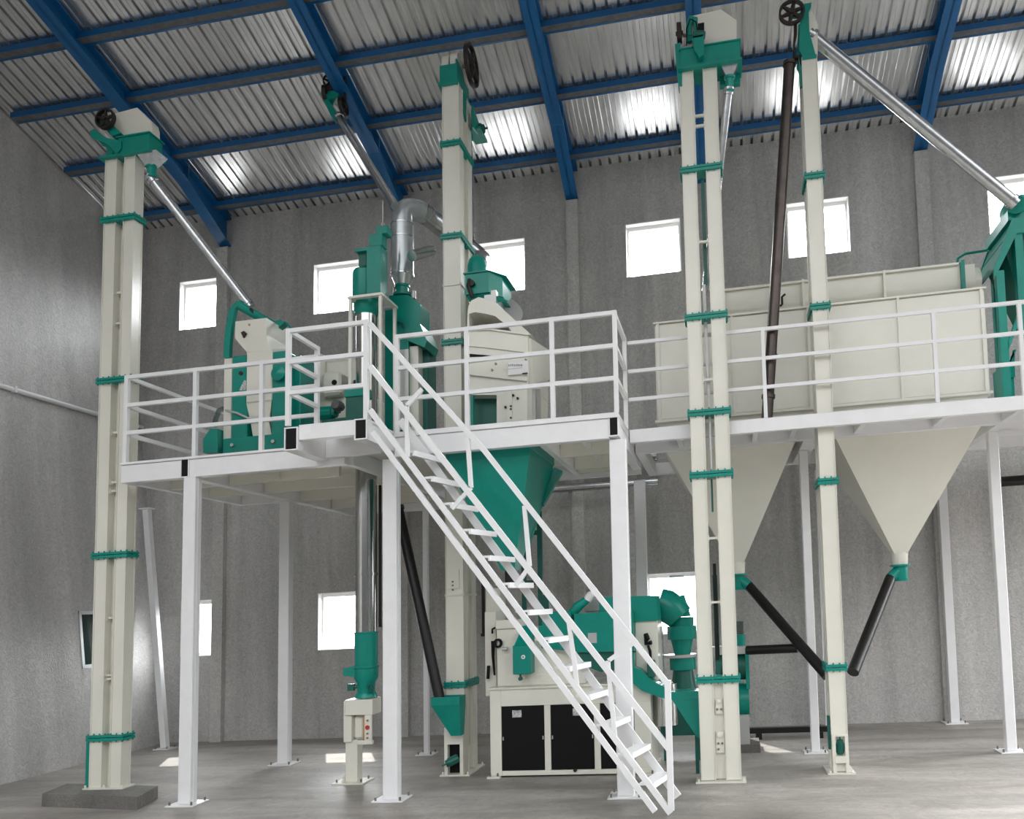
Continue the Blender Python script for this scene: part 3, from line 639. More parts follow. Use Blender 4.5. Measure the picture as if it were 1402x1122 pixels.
m=MB(); m.tube((wc[0],Y2-.06,wc[2]),(wc[0],Y2+.02,wc[2]),.02,10); m.bar((wc[0],Y2-.005,wc[2]),at(1100,22,Y2-.005),.03,.05); m.build('wheel_arm',M['teal'],ES)
m=MB(); m.path([at(1089,34,Y2),at(1089,48,Y2),at(1087,62,Y2),at(1088,80,Y2)],[.02,.02,.012,.02],10); m.path([at(1085,84,Y2+.05),at(1094,78,Y2+.05),at(1098,92,Y2+.05)],.035,12); m.build('drive_link',M['iron'],ES)
chute('dark steel pipe leaning down from the black spoked wheel to the walkway',at(1081,86,Y2+.05),(ax(1049.5,560,9.06),9.06,3.885),.062,'darksteel',(0,.83,.94),cm='darksteel')
chute('long shiny chute pipe crossing to the green stand at the right edge',at(1108,46,Y2+.1),at(1391,280,9.55),.072,'galv',(.02,.98))

# ------------------------------------------------------------------ storage bins
def bin_(x0,x1,hx0,hx1,label,apx,apy,outlet_side):
    y0,y1=9.62,11.2; zb,zt=3.88,5.29; z1=4.1
    r=thing('storage_bin',label,'storage bin',((x0+x1)/2,(y0+y1)/2,3.868),'cream storage bins')
    m=MB(); m.box(x0,x1,y0,y1,z1,zt,.012); m.build('bin_body',M['cream'],r)
    m=MB(); m.box(x0-.02,x1+.02,y0-.03,y1+.03,z1-.03,z1+.0); m.box(x0+.02,x1-.02,y0+.03,y1-.03,3.869,z1-.03); m.build('bottom_flange',M['cream'],r,smooth=False)
    m=MB(); m.box(x0-.015,x1+.015,y0-.03,y1+.03,zt,zt+.02); m.build('top_rim',M['cream'],r,smooth=False)
    for f in (.0,.5,1.0):
        x=x0+.04+(x1-x0-.08)*f; m=MB(); m.box(x-.015,x+.015,y0-.022,y0+.01,z1,zt); m.build('stiffener',M['cream'],r,smooth=False)
    for f in (.33,.66):
        z=z1+(zt-z1)*f; 
    cx,cy=apx,10.41; zo=az(1233,768,cy) 
    m=MB(); m.frustum((hx0,hx1,y0+.02,y1-.02),3.868,(cx-.075,cx+.075,cy-.075,cy+.075),zo+.08); m.build('cone_hopper',M['cream'],r,smooth=False)
    m=MB(); m.tube((cx,cy,zo-.06),(cx,cy,zo+.1),.088,18,r1=.1); m.build('outlet_neck',M['cream'],r)
    m=MB(); m.revolve((cx,cy,zo-.05),(0,0,-1),[(0,.12),(.02,.12),(.025,.085),(.17,.085),(.18,.095),(.2,.095)],18); m.path([(cx,cy,zo-.1),(cx+.06*outlet_side,cy-.02,zo-.15),(cx+.13*outlet_side,cy-.05,zo-.21)],.068,14); m.build('outlet_collar',M['teal'],r)
    return (cx,cy,zo)
b1=bin_(-.81,1.05,-.79,.88,'cream storage bin with a cone bottom, the left of the two on the walkway','' or .1,0,1)
b2=bin_(1.08,2.98,1.2,2.96,'cream storage bin with a cone bottom, the right of the two on the walkway',2.07,0,-1)
# screw conveyor trough lying on the bins
tr=thing('screw_conveyor','long cream screw conveyor trough lying along the top of the storage bins','conveyor',(1.5,10.1,5.31))
m=MB(); pr=[]; cy=10.12; r_=.19
pr=[(cy+r_,5.72),(cy+r_,5.5)]+[(cy+r_*math.cos(a),5.5+.19*math.sin(a)) for a in [-math.pi*i/10 for i in range(11)]]+[(cy-r_,5.72)]
m.prism_x(pr,.0,2.99); m.build('trough',M['cream'],tr)
m=MB(); m.box(.0,2.8,cy-.23,cy+.23,5.72,5.745); m.build('trough_lid',M['cream'],tr,smooth=False)
for x in (.02,1.0,1.95): m=MB(); m.box(x-.014,x+.014,cy-.24,cy+.24,5.33,5.75); m.build('joint_flange',M['cream'],tr,smooth=False)
m=MB(); m.box(2.82,2.86,cy-.25,cy+.25,5.32,5.76); m.build('end_flange',M['teal'],tr,smooth=False)
m=MB(); m.tube((2.99,cy,5.53),(3.06,cy,5.53),.2,20); m.build('end_cap',M['cream'],tr)
m=MB(); m.path([(.72,cy-.235,5.45),(.74,cy-.26,5.46),(.74,cy-.26,5.55),(.78,cy-.26,5.58)],.014,8); m.build('latch',M['iron'],tr)
m=MB(); m.path([(2.84,cy,5.76),(2.86,cy,5.88),(2.95,cy,5.93),(3.2,cy,5.94)],.016,8); m.build('cable_conduit',M['teal'],tr)
# black pipes from the cones to the elevator foot
tgt=(sx0-.04,Y2+.24,az(1131,925,Y2+.2))
c=b1; chute('black pipe from the left cone running down right to the elevator foot',(c[0]+.13,c[1]-.05,c[2]-.21),at(1133,926,9.43),.062,'blackpipe',(),)
c=b2; chute('black pipe from the right cone running down left to the elevator foot',(c[0]-.13,c[1]-.05,c[2]-.21),(1.29,9.3,az(1164,921,9.3)),.066,'blackpipe',())
m=MB(); m.tube(at(1022,891,10.1),at(1092,888,9.95),.055,16); tag(m.build('connecting_pipe',M['blackpipe']),'short level black pipe meeting the slanting black pipe behind the elevators','pipe')
m=MB(); x0=at(1024,992,11.3); m.box(x0[0],x0[0]+1.1,11.25,11.33,.08,.15); [m.box(x0[0]+a,x0[0]+a+.08,11.24,11.34,0,.08) for a in (.1,.9)]; tag(m.build('floor_rail',M['blackpipe'],smooth=False),'low black bar lying near the floor by the back wall','bar')
m=MB(); m.tube(at(1370,660,11.6),(5.2,11.6,az(1370,660,11.6)),.07,16); tag(m.build('overhead_pipe',M['blackpipe']),'black pipe high under the walkway at the right edge','pipe')

# ------------------------------------------------------------------ green stand at the right edge
YG=9.62
gs=thing('machine_stand','teal steel machine stand with a sloping hood at the right edge','machine',(3.5,YG,3.868))
gx0=3.12; gx1=ax(1394,400,YG); gw=1.0; gz=az(1356,372,YG); gt=az(1394,318,YG)
gr=gx1+.75
for (x,y) in ((gx0,YG),(gx0,YG+.8),(gx1,YG),(gx1,YG+.8),(gr,YG),(gr,YG+.8)):
    m=MB(); m.box(x,x+.085,y,y+.085,3.869,gz if x==gx0 else gt); m.build('leg',M['teal'],gs,smooth=False)
m=MB(); m.prism([(gx0-.03,gz-.1),(gx0-.03,gz+.02),(gx1-.02,gt+.16),(gx1+.12,gt+.16),(gx1+.12,gt-.02),(gx1+.02,gt-.02)],YG-.02,YG+.02); m.prism([(gx0-.03,gz-.1),(gx0-.03,gz+.02),(gx1-.02,gt+.16),(gx1+.12,gt+.16),(gx1+.12,gt-.02),(gx1+.02,gt-.02)],YG+.86,YG+.9)
m.loft([(gx0-.03,YG,gz),(gx0-.03,YG+.88,gz),(gx0-.03,YG+.88,gz+.02),(gx0-.03,YG,gz+.02)],[(gx1,YG,gt+.14),(gx1,YG+.88,gt+.14),(gx1,YG+.88,gt+.16),(gx1,YG,gt+.16)]); m.build('hood',M['teal'],gs,smooth=False)
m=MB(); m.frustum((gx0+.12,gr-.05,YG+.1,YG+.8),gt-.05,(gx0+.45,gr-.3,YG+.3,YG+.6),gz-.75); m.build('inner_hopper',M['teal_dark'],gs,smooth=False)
for (z0,z1) in ((4.55,4.95),): m=MB(); m.prism([(gx0+.08,z0),(gx0+.08,z0+.1),(gx1+.02,z1+.1),(gx1+.02,z1-.02)],YG,YG+.05); m.build('brace',M['teal'],gs,smooth=False)
m=MB(); m.box(gx0+.09,gx1,YG+.3,YG+.6,3.869,4.45); m.prism([(gx0+.085,4.3),(gx1,4.3),(gx1,4.62),(gx0+.25,4.62)],YG+.25,YG+.3); m.build('body_panel',M['teal'],gs,smooth=False)
m=MB(); m.box(gx1-.05,gr+.1,YG+.02,YG+.85,gt+.16,gt+.28); m.revolve((gx1+.25,YG+.3,gt+.28),(0,0,1),[(0,.28),(.14,.28),(.2,.24),(.24,.12),(.25,.05)],24); m.build('inlet_dome',M['teal'],gs)
m=MB(); a=Vector(at(1391,280,9.55)); m.tube(a,(gx1+.2,YG+.2,gt+.42),.1,18); m.build('inlet_spout',M['teal'],gs)

# ------------------------------------------------------------------ husking machine on the left platform
YH=8.5
hm=thing('husking_machine','green and cream husking machine with an open hopper on the left platform','machine',(ax(350,600,YH),YH,3.78))
b=lambda px0,px1,py0,py1,Y,d,z0=None,bev=0,mm=None:(mm or MB()).box(ax(px0,(py0+py1)/2,Y),ax(px1,(py0+py1)/2,Y),Y,Y+d,(az((px0+px1)/2,py1,Y) if z0 is None else z0),az((px0+px1)/2,py0,Y),bev)
ZP=3.782
m=b(305,391,597,620,YH-.1,.78,ZP,.008); m.build('base_skid',M['teal'],hm)
m=MB(); m.prism(P(YH+.05,[(286,622),(286,604),(296,590),(306,590),(306,622)]),YH-.06,YH+.5); m.build('side_cover',M['teal'],hm,smooth=False)
b(317,338,487,598,YH,.35,ZP+.2,.015).build('column',M['teal'],hm)
b(306,317,491,598,YH+.03,.3,ZP+.2,.006).build('side_strip',M['cream'],hm)
b(372,392,481,598,YH,.4,ZP+.2,.01).build('column',M['teal'],hm)
b(394,411,487,604,YH+.2,.4,ZP,.01).build('column',M['teal'],hm)
b(337,372,480,550,YH-.02,.5,None,.01).build('feed_box',M['cream'],hm)
m=MB(); m.lofts([m.rect(ax(337,550,YH),ax(372,550,YH),YH,YH+.4,az(355,550,YH)),m.rect(ax(340,585,YH),ax(365,585,YH),YH+.05,YH+.3,az(355,578,YH)),m.rect(ax(345,600,YH),ax(371,600,YH),YH+.05,YH+.3,ZP+.2)]); m.build('discharge_box',M['cream'],hm,smooth=False)
m=MB(); z0,z1,z2=az(350,482,YH),az(335,462,YH),az(335,439,YH); x0,x1=ax(322,450,YH),ax(352,450,YH)
m.lofts([m.rect(ax(338,482,YH),ax(366,482,YH),YH+.02,YH+.35,z0),m.rect(x0,x1+.12,YH+.0,YH+.5,z1),m.rect(x0,x1+.12,YH,YH+.5,z2)]); m.build('feed_hopper',M['cream'],hm,smooth=False)
m=MB(); m.prism(P(YH-.01,[(331,456),(335,454),(338,457),(334,463)]),YH-.03,YH+.0); m.build('hopper_latch',M['iron'],hm,smooth=False)
studs(hm,[(ax(341.5,445,YH),YH+.0,az(341.5,445,YH))],.014,.012,'wood')
m=MB(); m.tube(at(327,418,YH+.05),at(379,448,YH+.3),.052,18); m.build('cross_tube',M['teal'],hm)
m=MB(); m.tube(at(342,429,YH+.12),at(345,427,YH+.14),.06,18); m.build('tube_clamp',M['iron'],hm)
m=MB()
for A,B in zip(((327,413),(317,424),(312,450),(310,470)),((317,424),(312,450),(310,470),(309,490))): m.prism(P(YH+.06,[(A[0]-2,A[1]),(A[0]+6,A[1]),(B[0]+6,B[1]),(B[0]-2,B[1])]),YH+.04,YH+.1)
m.build('side_arm',M['teal'],hm)
m=MB(); m.prism(P(YH+.3,[(372,482),(372,452),(378,446),(379,441),(387,439),(392,443),(384,450),(382,482)]),YH+.26,YH+.36); m.path([at(389,441,YH+.3),at(394,444,YH+.3),at(398,450,YH+.3)],.014,8); m.build('side_arm',M['teal'],hm)
m=MB(); c=at(330,511.5,YH); m.tube((c[0],YH-.01,c[2]),(c[0],YH+.02,c[2]),.025,16); m.build('port_hole',M['iron'],hm)
m=MB(); c=at(384,513,YH); m.revolve((c[0],YH,c[2]),(0,-1,0),[(0,.07),(.04,.085),(.06,.085),(.065,.06),(.08,.03)],24); m.build('hand_wheel',M['teal'],hm)
m=MB(); c=at(331,533,YH); m.prism(P(YH-.004,[(327,535),(334,521),(337,521),(337,534)]),YH-.004,YH+.002); m.build('label_plate',M['sticker'],hm,smooth=False)
for q in ((319,610),(375,605)): m=MB(); c=at(*q,YH-.1); m.tube((c[0],YH-.13,c[2]),(c[0],YH-.1,c[2]),.02,12); m.build('lifting_eye',M['dullplate'],hm)
m=MB(); m.path([at(309,562,YH),at(325,566,YH-.02),at(340,573,YH-.02),at(352,575,YH)],.014,8); m.build('linkage',M['dullplate'],hm)
m=MB(); m.path([at(306,560,YH+.1),at(300,562,YH+.1),at(296,572,YH+.1),at(293,585,YH+.1)],.03,10); m.build('bent_pipe',M['clear'],hm)
# ------------------------------------------------------------------ cream separator behind the landing
YS=9.3
sm=thing('grain_separator','cream separator with round port holes behind the stair landing','machine',(ax(440,560,YS),YS,3.78))
b(408,442,484,545,YS,.7,None,.05).build('drum_housing',M['cream'],sm)
b(440,466,509,541,YS-.15,.6,None,.03).build('port_box',M['cream'],sm)
b(440,500,489,530,YS+.1,.6,None,.06).build('rear_housing',M['cream'],sm)
b(408,492,536,600,YS-.02,.75,ZP,.01).build('body',M['cream'],sm)
for q,r_ in (((415.5,498.5),.045),((458,524),.033)):
    m=MB(); Y=YS-.0 if q[0]<430 else YS-.15; c=at(*q,Y); m.tube((c[0],Y-.012,c[2]),(c[0],Y+.02,c[2]),r_,18); m.build('port_hole',M['black'],sm)
b(471,499,530,543,YS-.76,.22,None,.008).build('switch_box',M['teal'],sm)
b(473,497,543,600,YS-.74,.18,ZP,.005).build('switch_box_stand',M['teal_dark'],sm)
motor(sm,(ax(449,566,YS-.3),YS-.3,az(449,566,YS-.3)),(1,0,0),.08,.22,'teal'); motor(sm,(ax(463,556,YS-.4),YS-.4,az(463,556,YS-.4)),(0,1,0),.06,.16,'dusty')
b(440,475,573,600,YS-.42,.3,ZP,.005).build('motor_base',M['teal_dark'],sm)
b(484,496,520,530,YS-.1,.1,None,0).build('terminal_box',M['iron'],sm)
# ------------------------------------------------------------------ suction column (pipe through the platform)
PY=PIPY; pxc=lambda py:ax(501+ (750-py)*.02,py,PY)
pc=thing('suction_column','tall polished suction pipe with a green foot and green separator boxes on top','pipe column',(PIPX,PY,0))
PX=ax(501.5,760,PY); 
def zc_(py): return az(501,py,PY)
z0,z1=zc_(866),zc_(418)
m=MB(); m.tube((PX,PY,z0),(PX,PY,z1),.125,32); m.build('pipe',M['steel'],pc)
for py in (787,): m=MB(); m.tube((PX,PY,zc_(py)-.015),(PX,PY,zc_(py)+.015),.135,32); m.build('pipe_band',M['steel'],pc)
m=MB(); m.tube((PX-.13,PY+.1,z0+.4),(PX-.13,PY+.1,3.5),.012,8); m.tube((PX+.14,PY+.08,z0+.05),(PX+.14,PY+.08,3.5),.018,8); m.build('side_rod',M['blackpipe'],pc)
m=MB(); m.revolve((PX,PY,z0+.005),(0,0,-1),[(0,.14),(.02,.14),(.025,.135),(z0-zc_(913),.135)],32); m.build('foot_sleeve',M['teal'],pc)
m=MB(); za=zc_(912); m.revolve((PX-.0,PY,za),(0,0,-1),[(0,.15),(.02,.15),(.03,.14),(.14,.14),(.2,.105),(.3,.1),(.33,.12),(.37,.13)],32); m.prism(P(PY-.02,[(474,915),(500,909),(500,928),(474,925)]),PY-.1,PY+.1); m.build('valve_body',M['teal'],pc)
m=MB(); m.box(PX-.2,PX-.12,PY-.08,PY-.04,za-.28,za-.2); m.tube((PX-.14,PY-.06,za-.24),(PX-.05,PY-.02,za-.24),.02,8); m.path([(PX+.1,PY-.1,za-.3),(PX+.14,PY-.12,za-.25),(PX+.12,PY-.14,za-.2),(PX+.08,PY-.13,za-.24)],.02,8); m.build('valve_handle',M['teal_dark'],pc)
zb=za-.37
bx0,bx1=ax(473,960,PY-.05),ax(514,960,PY-.05)
m=MB(); m.box(bx0+.03,bx1,PY-.13,PY+.12,zb-.19,zb-.01,.006); m.box(bx0,bx0+.1,PY-.1,PY+.1,zb-.5,zb-.03,.004); m.box(bx0+.1,bx0+.24,PY-.06,PY+.08,zb-.48,zb-.2,.03); m.build('valve_frame',M['cream'],pc)
m=MB(); m.box(bx1-.1,bx1-.01,PY-.14,PY-.1,zb-.5,zb-.19,.01); m.box(bx0+.18,bx1,PY-.14,PY-.08,zb-.53,zb-.48,.01); m.build('side_plate',M['cream'],pc)
m=MB(); m.box(bx0+.24,bx0+.27,PY-.09,PY+.05,zb-.46,zb-.2); m.build('gasket',M['wood'],pc,smooth=False)
m=MB(); m.tube((bx1-.055,PY-.155,zb-.33),(bx1-.055,PY-.13,zb-.33),.025,14); m.build('red_knob',M['red'],pc,label='small red knob')
studs(pc,[(bx1-.055,PY-.14,zb-q) for q in (.25,.4,.45)])
fx=ax(483,1050,PY); m=MB(); m.box(bx0+.01,bx0+.16,PY-.07,PY+.07,.016,zb-.48,.004); m.build('foot_post',M['cream'],pc)
m=MB(); m.box(bx0-.12,bx0+.27,PY-.16,PY+.16,0,.016); m.prism_x([(PY-.14,.016),(PY+.14,.016),(PY+.07,.12),(PY-.07,.12)],bx0-.0,bx0+.01); m.build('base_plate',M['cream'],pc,smooth=False)
bolts(pc,[(bx0-.08,PY-.1),(bx0+.22,PY-.1),(bx0-.08,PY+.1),(bx0+.22,PY+.1)],.016)
# separator boxes on top
sY=PY-.15
m=MB(); m.revolve((PX+.0,PY,az(505,432,PY)),(0,0,1),[(0,.135),(.05,.15),(.1,.155),(.18,.155)],28); m.build('collar_funnel',M['teal'],pc)
cxs=ax(494,385,sY+.1)
m=MB(); m.revolve((cxs+.03,sY+.12,az(494,405,sY)),(0,0,1),[(0,.13),(.03,.135),(.34,.135),(.36,.12)],28); m.build('round_box',M['teal'],pc)
m=MB(); m.prism(P(sY,[(502,403),(502,338),(521,336),(521,404)]),sY,sY+.2); m.build('separator_box',M['teal'],pc,smooth=False)
b(505,523,320,337,sY+.02,.15,None,.006).build('upper_box',M['teal'],pc); b(514,530,309,320,sY+.03,.15,None,.006).build('top_cap',M['teal'],pc)
b(486,502,340,344,sY,.25,None,0).build('side_flange',M['teal'],pc); b(491,501,343,364,sY+.05,.15,None,0).build('inlet_neck',M['teal_dark'],pc)
m=MB(); c=at(524,306,sY+.1); m.revolve((c[0],c[1],c[2]-.06),(0,0,1),[(0,.04),(.04,.03),(.07,.012)],14); m.tube((c[0],c[1],c[2]),(c[0],c[1],c[2]+.28),.007,8); m.build('vent_rod',M['dullplate'],pc)
# white stand around it on the platform
st2=thing('pipe_stand','thin legged cream stand around the suction pipe on the platform','stand',(PX,PY,ZD))
zt=az(505,408,PY-.2); sx0_,sx1_=ax(481,430,PY-.2),ax(522,430,PY-.2); syy0,syy1=PY-.22,PY+.2
for x in (sx0_,sx1_):
    for y in (syy0,syy1): m=MB(); m.box(x-.018,x+.018,y-.018,y+.018,ZD+.003,zt); m.build('leg',M['cream'],st2,smooth=False)
m=MB(); m.box(sx0_-.03,sx1_+.03,syy0-.03,syy0+.03,zt,zt+.03); m.box(sx0_-.03,sx1_+.03,syy1-.03,syy1+.03,zt,zt+.03); m.box(sx0_-.03,sx0_+.03,syy0+.03,syy1-.03,zt,zt+.03); m.box(sx1_-.03,sx1_+.03,syy0+.03,syy1-.03,zt,zt+.03); m.build('top_frame',M['cream'],st2,smooth=False)

# ------------------------------------------------------------------ green aspirator with the big elbow duct
YA=9.42
am=thing('aspirator','tall teal aspirator cabinet right of the suction pipe on the platform','machine',(ax(550,560,YA),YA,3.8))
ZQ=3.783
m=MB(); m.prism(P(YA,[(527,600),(527,424),(532,420),(533,405),(559,404),(575,416),(575,455),(559,460),(559,600)]),YA,YA+.34); m.build('cabinet',M['teal'],am,smooth=False)
m=MB(); m.prism(P(YA-.03,[(541,588),(541,480),(559,478),(559,588)]),YA-.03,YA); m.build('front_window',M['dullplate'],am,smooth=False)
m=MB(); m.prism(P(YA+.1,[(559,452),(580,448),(589,470),(586,480),(562,470)]),YA-.02,YA+.4); m.build('side_chute',M['teal'],am,smooth=False)
b(559,573,474,596,YA+.05,.3,ZQ,.005).build('side_panel',M['cream'],am); b(573,586,480,596,YA+.2,.3,ZQ,.005).build('rear_column',M['teal_dark'],am)
m=MB(); m.box(ax(538,600,YA),ax(560,600,YA),YA+.01,YA+.3,ZQ,az(550,598,YA)); m.build('foot_frame',M['teal_dark'],am,smooth=False)
m=MB(); m.path([at(540,450,YA-.01),at(540,445,YA-.03),at(545,441,YA-.03),at(551,443,YA-.03),at(552,450,YA-.01)],.014,8); m.build('grab_handle',M['teal_dark'],am)
m=MB(); c0=at(551,404,YA+.12); m.revolve((c0[0],c0[1],c0[2]-.02),(0,0,1),[(0,.12),(.03,.12),(.035,.08),(.11,.08),(.115,.095),(.14,.095)],24); m.build('top_collar',M['teal'],am)
for q in ((538,400),(566,404)): m=MB(); c=at(*q,YA+.1); m.revolve(c,(0,0,1),[(-.05,.03),(0,.035),(.05,.03)],12); m.build('clamp',M['dullplate'],am)
m=MB(); m.path([at(532,416,YA),at(529,412,YA),at(531,425,YA)],.02,8); m.build('ear_plate',M['dullplate'],am)
dk=thing('elbow_duct','large clear and shiny duct with an elbow above the aspirator','duct',(c0[0],c0[1],az(551,389,YA)),'suction ducts above the platform')
dx,dy=c0[0],c0[1]; q=lambda py:az(551,py,dy)
m=MB(); m.revolve((dx,dy,q(391)),(0,0,1),[(0,.09),(q(378)-q(391),.145)],32); m.build('reducer_cone',M['duct'],dk)
m=MB(); m.tube((dx,dy,q(378)),(dx,dy,q(309)),.145,32); m.build('lower_pipe',M['duct'],dk)
for py in (378,327,309): m=MB(); m.tube((dx,dy,q(py)-.008),(dx,dy,q(py)+.008),.15,32); m.build('pipe_band',M['galv'],dk)
ex=at(580,297,dy+.1); top=q(292)
m=MB(); el=[]
pB=Vector(at(655,351,10.6)); pA=Vector((dx+.19,dy+.16,q(283)))
d=(pB-pA).normalized()
a0=Vector((dx,dy,q(310))); a1=Vector((dx,dy,q(283)))
pts=[a0]+[ (1-t)**2*Vector((dx,dy,q(296)))+2*t*(1-t)*Vector((dx+.02,dy+.02,q(279)))+t*t*(pA+d*.05) for t in [i/8 for i in range(9)]]
m.path(pts,[.135]*2+[.138]*8,32); m.build('elbow',M['duct'],dk)
m=MB(); m.tube(pA+d*.02,pB,.13,32); m.build('slanted_pipe',M['galv'],dk)
m=MB(); m.path([pB-d*.02,pB+d*.08,Vector(at(655,356,10.3)),Vector(at(654,362,9.9))],.125,24); m.build('end_bend',M['galv'],dk)
m=MB(); m.tube(pA+d*.1,pA+d*.12,.14,32); m.build('pipe_band',M['galv'],dk)
m=MB(); a_=Vector(at(564,351,9.2)); b__=Vector(at(591,343,9.6)); m.tube(a_,b__,.068,24)
tag(m.build('stub_duct',M['galv']),'short shiny stub of pipe just behind the big elbow duct','duct',group='suction ducts above the platform')
chute('long shiny chute pipe slanting from the hanging pulley drive under the roof',at(464,160,10.2),at(541,282,9.3),.055,'galv',(0,))
# pulley drive hung under the roof
hd=thing('hanging_drive','black pulley drive with a green bracket hanging under the roof','drive',at(456,125,10.2))
hc=Vector(at(452,112,10.2)); wheel(hd,hc,(.5,-.85,0),.1,'pulley_wheel',5); c2=Vector(at(445,127,10.15)); wheel(hd,c2,(1,.2,0),.1,'pulley_wheel',4); c3=Vector(at(470,146,10.2)); wheel(hd,c3,(1,0,.1),.13,'pulley_wheel',4)
m=MB(); m.prism(P(10.2,[(441,130),(458,127),(466,131),(464,137),(452,139),(464,158),(462,168),(455,161),(447,143)]),10.15,10.28); m.build('drive_bracket',M['teal'],hd,smooth=False)
motor(hd,at(455,122,10.22),(1,0,.3),.07,.2,'iron')
m=MB(); hz=roof_z(10.24)-.0; m.tube((hc.x,10.24,hc.z),(hc.x,10.24,hz),.025,10); m.tube((c3.x,10.24,c3.z),(c3.x,10.24,hz),.025,10); m.tube((hc.x-.02,10.24,hc.z-.02),(c3.x+.02,10.24,c3.z),.025,10); m.build('hanger',M['iron'],hd)

# ------------------------------------------------------------------ cream rice polisher on the platform
YP=8.8
pm=thing('polishing_machine','big cream polishing machine with a teal head on the platform behind the railing','machine',(ax(690,560,YP),YP,3.8))
px0,px1=ax(640,520,YP),ax(722,520,YP); pd=1.1
m=MB(); m.prism(P(YP,[(640,512),(640,452),(672,452),(722,459),(722,520),(640,512)][:5]),YP,YP+pd); m.build('upper_body',M['cream'],pm,smooth=False)
m=MB(); m.prism(P(YP+.02,[(640,541),(640,512),(722,520),(722,600),(680,600),(680,541)]),YP+.02,YP+pd); m.build('lower_body',M['cream'],pm,smooth=False)
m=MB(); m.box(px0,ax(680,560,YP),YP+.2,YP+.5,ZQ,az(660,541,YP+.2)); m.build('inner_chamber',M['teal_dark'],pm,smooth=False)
m=MB(); m.box(px0+.03,px0+.06,YP+.02,YP+.06,ZQ,az(645,541,YP)); m.build('door_edge',M['teal'],pm,smooth=False)
m=MB(); m.box(px0,px1,YP+.02,YP+pd,ZQ,ZQ+.03); m.build('foot_frame',M['cream'],pm,smooth=False)
def seam(pts,Y,name='ledge',h=.018,dd=.03):
    for A,B in zip(pts,pts[1:]): m=MB(); m.bar(at(*A,Y),at(*B,Y),dd,h); m.build(name,M['cream'],pm,smooth=False)
seam(((639,473),(670,476),(718,482)),YP-.005); seam(((639,512),(722,521.5)),YP-.005); seam(((639,452),(672,451.5),(723,458.5)),YP-.01)
m=MB(); m.prism(P(YP-.005,[(640,484.5),(672,487),(660,488.5),(643,489)]),YP-.006,YP+.0); m.build('vent_slot',M['black'],pm,smooth=False)
b(695,723,495,513,YP-.03,.03,None,.004).build('name_plate',M['white'],pm)
for i,xx in enumerate((696,698.5,701,703.5,706,708.5,711,713.5)): b(xx,xx+1.6,499.3-(i%3)*.3,501.6,YP-.033,.003).build('plate_mark',M['bolt'],pm,smooth=False)
b(689,715,504.5,505.3,YP-.034,.004).build('slot_rod',M['dullplate'],pm,smooth=False); b(715,722,510.6,511.8,YP-.045,.02).build('latch',M['iron'],pm,smooth=False)
studs(pm,[at(a_,b__,YP-.0) for a_,b__ in ((679,498.5),(674,507),(720,493))],.013,.02); studs(pm,[at(a_,b__,YP+.02) for a_,b__ in ((703,542),(709,546),(700,557),(700,561),(692.5,558),(700,573))],.014,.02,'iron')
b(694,701,537,590,YP+.0,.02,None,0).build('hinge_strip',M['cream'],pm)
# sloping right side and rear post
m=MB(); rb=YP+pd; xr=px1; m.prism_x([(YP+.05,az(722,462,YP)),(rb,az(742,482,rb)),(rb+.28,az(756,497,rb+.28)),(rb+.28,ZQ+.02),(rb+.18,ZQ+.02),(rb+.18,az(752,520,rb+.2)),(YP+.1,az(728,526,YP+.1))],xr+.0,xr+.04); m.build('side_shield',M['cream'],pm,smooth=False)
m=MB(); m.box(xr,xr+.04,YP+.45,YP+.5,ZQ+.02,az(735,533,YP+.45)); m.box(xr-.02,xr+.03,YP+.25,YP+.3,ZQ+.02,az(735,533,YP+.3)); m.build('side_rib',M['dullplate'],pm,smooth=False)
# arched throat and head
m=MB(); Yt=YP+.1; fa=P(Yt,[(640,452),(641,430),(644,414),(656,408),(664,409),(679,416),(688,424),(708,442),(730,459),(716,457)]); fb=P(Yt,[(643,452),(642,431),(650,427),(678,433),(690,442),(700,452)])
outer=P(Yt,[(639,453),(641,420),(645,412),(655,407),(664,409),(679,416),(690,425),(708,441),(728,459)]); inner=P(Yt,[(643,453),(642,430),(650,427.5),(664,429.5),(678,433),(684,438),(690,442.5),(696,448),(702,456)])
for i in range(len(outer)-1):
    m.prism([outer[i],outer[i+1],inner[i+1],inner[i]],Yt,Yt+.75)
m.build('arched_throat',M['cream'],pm,smooth=False)
m=MB(); m.prism([inner[i] for i in (0,1,2,4,8)],Yt+.5,Yt+.52); m.build('throat_back',M['dullplate'],pm,smooth=False)
m=MB(); c=at(693,426,YP+.6); m.revolve(c,(.5,-.6,.35),[(0,.2),(.03,.21),(.04,.18),(.05,.05)],28); m.build('disc_cover',M['dullplate'],pm)
b(663,679,398,416,YP+.18,.35,None,0).build('throat_neck',M['dullplate'],pm)
Yh=YP+.15
hz0,hz1=az(660,401,Yh),az(660,373,Yh)
hx=[ax(q,390,Yh) for q in (637,669,682)]
m=MB(); m.prism_z([(hx[0],Yh),(hx[1],Yh),(hx[2],Yh+.2),(hx[2],Yh+.6),(hx[0],Yh+.6)],hz0,hz1); m.prism_z([(hx[0]-.02,Yh-.02),(hx[1]+.01,Yh-.02),(hx[2]+.05,Yh+.2),(hx[2]+.05,Yh+.65),(hx[0]-.02,Yh+.65)],hz1,hz1+.012); m.build('head_box',M['teal'],pm,smooth=False)
